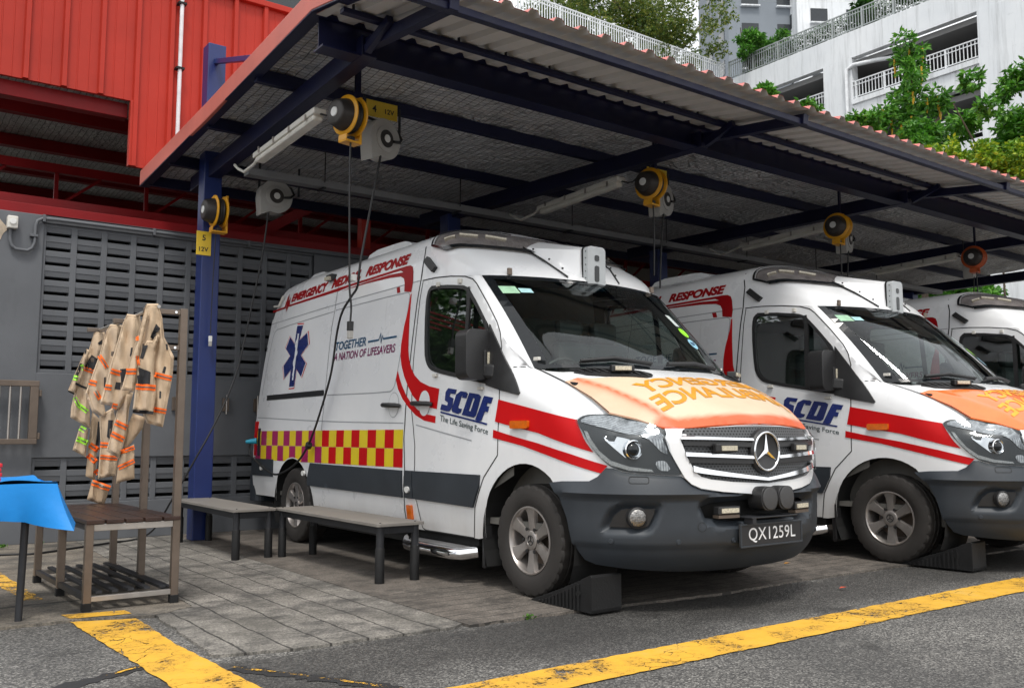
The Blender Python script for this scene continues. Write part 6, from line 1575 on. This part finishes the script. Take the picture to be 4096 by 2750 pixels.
# ------------------------------------------------------------------ trees
M['leafA'] = leaf_mat('leaf_olive', (.035, .075, .010), (.10, .17, .018), (.26, .26, .035))
M['leafB'] = leaf_mat('leaf_bright', (.025, .10, .006), (.06, .23, .014), (.16, .38, .04))
M['leafC'] = leaf_mat('leaf_lime', (.06, .17, .010), (.17, .33, .015), (.44, .52, .03))
M['leafD'] = leaf_mat('leaf_dark', (.010, .045, .006), (.025, .09, .010), (.06, .16, .02))
M['pod'] = mat('yellow_pod', (.62, .36, .02), .6)
def tree(name, base, limbs, clumps, leaf, n, size, lab, seed, tr=.12, asp=2.2, cat='tree', droop=.3, tuft=7):
    """limbs: polylines (relative); clumps: (x,y,z,r) relative; leaves scattered in small tufts inside the clumps"""
    r_ = random.Random(seed); t = thing(name, lab, cat, base)
    b = MB()
    for L in limbs:
        k = len(L); b.tube(curve(L, 4), [tr*(1-.75*i/((k-1)*4)) for i in range((k-1)*4+1)], 7)
    b.build('trunk', M['bark'], t, 60)
    b = MB(); V = []; F = []
    tot = sum(c[3]**2 for c in clumps); tips = []
    for cx, cy, cz, cr_ in clumps:
        m = max(1, int(n*cr_**2/tot/tuft))
        for _ in range(m):
            d = Vector((r_.gauss(0, 1), r_.gauss(0, 1), r_.gauss(0, 1))).normalized()*cr_*(r_.random()**.45)
            d.z *= .75; c = Vector((cx, cy, cz))+d; tips.append(c)
            ax = (d.normalized()+Vector((r_.gauss(0, .4), r_.gauss(0, .4), r_.gauss(0, .4)-droop*.2))).normalized()
            for q in range(tuft):
                u = (ax*.5+Vector((r_.gauss(0, .7), r_.gauss(0, .7), r_.gauss(0, .5)-droop))).normalized()
                s_ = u.cross(Vector((r_.gauss(0, 1), r_.gauss(0, 1), r_.gauss(0, 1)))).normalized()
                L = size*r_.uniform(.7, 1.25); W_ = L/asp
                p = c+u*L*.1; V0 = len(V); nn = u.cross(s_)
                V += [p, p+u*L*.5+s_*W_*.5+nn*L*.06, p+u*L, p+u*L*.5-s_*W_*.5+nn*L*.06]; F.append((V0, V0+1, V0+2, V0+3))
    b.v = [tuple(p) for p in V]; b.f = F; b.m = [0]*len(F)
    b.build('crown', M[leaf], t, fix=False)
    return t, tips
def clump(r_, c, R, n, rr, flat=1.):
    o = []
    for _ in range(n):
        d = Vector((r_.gauss(0, 1), r_.gauss(0, 1), r_.gauss(0, 1))).normalized()*R*r_.random()**.5
        o.append((c[0]+d.x, c[1]+d.y, c[2]+d.z*flat, rr*r_.uniform(.6, 1.2)))
    return o
R_ = random.Random(11)
tree('broadleaf_tree', (29.6, 28.4, 19.35), [[(0, 0, 0), (.1, 0, 1.6), (.4, .2, 4.5)], [(.05, 0, 1.2), (-1.2, .1, 2.6), (-3.2, .4, 4.2)], [(.1, 0, 1.5), (1.6, -.5, 2.8), (2.6, -.8, 4.2)]], clump(R_, (-1.6, 0, 3.3), 5.2, 80, .9, .58), 'leafA', 46000, .155, 'tall olive leaved tree behind the white picket railing', 1, .16)
R_ = random.Random(12)
tree('broadleaf_tree', (23.2, 31.5, 19.35), [[(0, 0, 0), (.1, 0, 1.8), (.2, .2, 4.2)], [(.05, 0, 1.4), (1.4, .1, 2.8), (2.6, .4, 4.4)], [(0, 0, 1.5), (-1.5, 0, 3), (-2.5, 0, 4.5)]], clump(R_, (1.2, -.6, 3.2), 3.4, 40, .9, .8), 'leafA', 20000, .17, 'olive leaved tree at the left end of the picket railing', 2, .14)
R_ = random.Random(13)
tree('ornamental_tree', (32.6, 24.9, 19.5), [[(0, 0, 0), (.1, 0, 1.), (.5, .1, 2.4)], [(0, 0, .4), (-.3, .2, 1.4), (-.5, .2, 2.6)], [(.1, 0, .8), (1.0, -.8, 1.6), (1.4, -1.2, 2.0)]], clump(R_, (.2, -.3, 1.5), 1.4, 18, .36, .75), 'leafB', 5200, .19, 'small glossy leaved tree on the car park roof behind the railing', 3, .09, 2.6)
R_ = random.Random(14)
for k, (y, lab) in enumerate(((18.6, 'potted bush on the car park roof below the far flats'), (16.6, 'potted bush on the car park roof nearer the right'))):
    tree('roof_bush', (33.2, y, 19.5), [[(0, 0, 0), (.1, 0, .8), (.2, 0, 1.5)]], clump(R_, (0, 0, 1.35), .55, 7, .30, 1.), 'leafD', 700, .26, lab, 40+k, .05, 1.6)
# hedge along the roof edge
b = MB(); V = []; F = []; r_ = random.Random(5)
for _ in range(9000):
    p = Vector((r_.uniform(-.05, .5), r_.uniform(13.5, 25.3), 19.5+r_.random()**.8*1.05)); u = Vector((r_.gauss(0, 1), r_.gauss(0, 1), r_.gauss(0, .8)+.4)).normalized(); s_ = u.orthogonal().normalized(); L = r_.uniform(.1, .2); n0 = len(V)
    V += [p, p+u*L*.5+s_*L*.25, p+u*L, p+u*L*.5-s_*L*.25]; F.append((n0, n0+1, n0+2, n0+3))
b.v = [tuple(p) for p in V]; b.f = F; b.m = [0]*len(F); o = b.build('hedge', M['leafD'], None, fix=False); o.location = (32.35, 0, 0); tag(o, 'clipped green hedge along the car park roof behind its railing', 'hedge')
# trees between canopy and car park
def pods(t, tips, n, seed):
    r_ = random.Random(seed)
    for _ in range(n):
        c = tips[r_.randrange(len(tips))]; L = r_.uniform(.28, .45)
        b = MB(); b.tube([c, c+Vector((.01, 0, -L*.5)), c+Vector((.02, .01, -L))], [.022, .030, .010], 5); b.build('flower_spike', M['pod'], t, 60)
R_ = random.Random(21)
cl_ = clump(R_, (0, 0, 9.35), .28, 5, .26)+clump(R_, (-.05, .1, 8.5), .62, 9, .28)+clump(R_, (.45, -.3, 8.25), .35, 5, .24)+clump(R_, (-.9, .5, 7.75), .55, 8, .27)+clump(R_, (.2, -.1, 7.55), .8, 12, .28)
tt, tips = tree('flowering_tree', (14.0, 5.75, 0), [[(0, 0, 0), (.1, 0, 4), (.05, 0, 7), (-.02, 0, 9.3)], [(.05, 0, 6.9), (-.5, .3, 7.4), (-1.1, .6, 7.9)], [(.05, 0, 7.2), (.5, -.3, 7.9), (.6, -.4, 8.5)]], cl_, 'leafB', 4600, .155, 'slender green tree with hanging yellow flower spikes before the car park', 4, .07, 2.6)
pods(tt, tips, 26, 3)
R_ = random.Random(22)
tree('leafy_tree', (13.7, 3.5, 0), [[(0, 0, 0), (.1, 0, 4), (.1, 0, 7.5)], [(.1, 0, 5), (-.8, .4, 6.6), (-1.2, .6, 7.4)], [(.1, 0, 5.5), (.7, -.4, 7), (1.0, -.6, 8)]], clump(R_, (-.1, .05, 7.35), 1.05, 20, .25, .95)+clump(R_, (.5, -.35, 8.0), .6, 9, .28)+clump(R_, (.3, -.2, 6.7), .6, 10, .27), 'leafB', 8500, .145, 'dense bright green tree at the right edge before the car park', 5, .028, 2.4)
R_ = random.Random(23)
tree('lime_shrub_tree', (13.15, 3.67, 0), [[(0, 0, 0), (.1, 0, 3.5), (.0, 0, 6.0)], [(.1, 0, 4.4), (-.5, .3, 5.4), (-.7, .4, 6.1)], [(.1, 0, 4.6), (.5, -.3, 5.6), (.8, -.4, 6.2)]], clump(R_, (-.05, .0, 6.08), .88, 24, .28, .6)+clump(R_, (-.75, .5, 6.30), .42, 10, .22), 'leafC', 8500, .105, 'yellow-green leaved shrubby tree above the right end of the canopy', 6, .035, 2.0)
R_ = random.Random(24)
for k, (x, y, z, s, lab) in enumerate(((12.0, 7.25, 8.05, .36, 'small leafy sapling top behind the canopy edge, left of the flowering tree'), (12.6, 6.1, 7.45, .5, 'leafy sapling top just left below the flowering tree'), (13.0, 8.9, 9.25, .15, 'tiny leafy tip above the canopy edge below the roof railing'), (13.0, 5.1, 7.1, .6, 'leafy sapling top between flowering tree and canopy edge'))):
    tree('sapling', (x, y, 0), [[(0, 0, 0), (.05, 0, z*.6), (0, 0, z)]], clump(R_, (0, 0, z), s, 9, .2, .7), 'leafB', int(1000+2200*s), .13, lab, 50+k, .04, 2.4)
R_ = random.Random(25)
tree('low_tree', (17.4, 6.3, 0), [[(0, 0, 0), (.1, 0, 2.2), (.0, 0, 4.0)], [(.1, 0, 2.6), (-.9, .6, 3.9)], [(.1, 0, 2.8), (.9, -.5, 4.1)]], clump(R_, (0, 0, 4.45), 1.3, 24, .38, .5), 'leafB', 4200, .15, 'green tree seen under the canopy beyond the farthest van', 7, .06, 2.0)
R_ = random.Random(26)
tree('broadleaf_tree', (11.5, 34.0, 0), [[(0, 0, 0), (.1, 0, 9), (.2, .2, 19)], [(.05, 0, 12), (1.4, .1, 16), (2.6, .4, 20)]], clump(R_, (-.8, -1, 21.5), 2.6, 26, .8, .8), 'leafA', 8000, .26, 'dark tree top showing above the red shed roof', 8, .25)
M['leafY'] = leaf_mat('leaf_yard', (.012, .05, .008), (.03, .11, .015), (.09, .20, .03))
for i, (bx, by, h, R, sd) in enumerate(((-7.2, 9.5, 6, 2.6, 31), (-9.5, 13, 8, 3.0, 32), (-10.5, 8.0, 7, 2.8, 33), (-13.5, 12.5, 9, 3.4, 34))):
    r_ = random.Random(sd)
    tree('shade_tree', (bx, by, 0), [[(0, 0, 0), (.1, .1, h*.4), (.3, 0, h*.8)], [(0, 0, h*.3), (-1, .8, h*.75)], [(0, 0, h*.35), (1.2, -.6, h*.8)]], clump(r_, (0, 0, h*.5), R, 34, .8, 1.05), 'leafY', 9000, .24, ('broad tree past the left end of the grey wall, mirrored in the door window', 'taller tree behind the broad one past the grey wall', 'tree at the yard edge beyond the blue table', 'farthest tree of the yard past the grey wall')[i], sd)
for nm, sp in (('red_cladding_paint', .2), ('livery_red', .2), ('lettering_dark_red', .2), ('dark_red_steel', .25), ('blue_tablecloth', .25), ('khaki_cloth', .15), ('khaki_cloth_shade', .15), ('grey_wall_paint', .3), ('faded_red_fascia', .25), ('navy_steel_paint', .3), ('grey_bumper_plastic', .4), ('black_rubber', .3)):
    bpy.data.materials[nm].node_tree.nodes['Principled BSDF'].inputs['Specular IOR Level'].default_value = sp
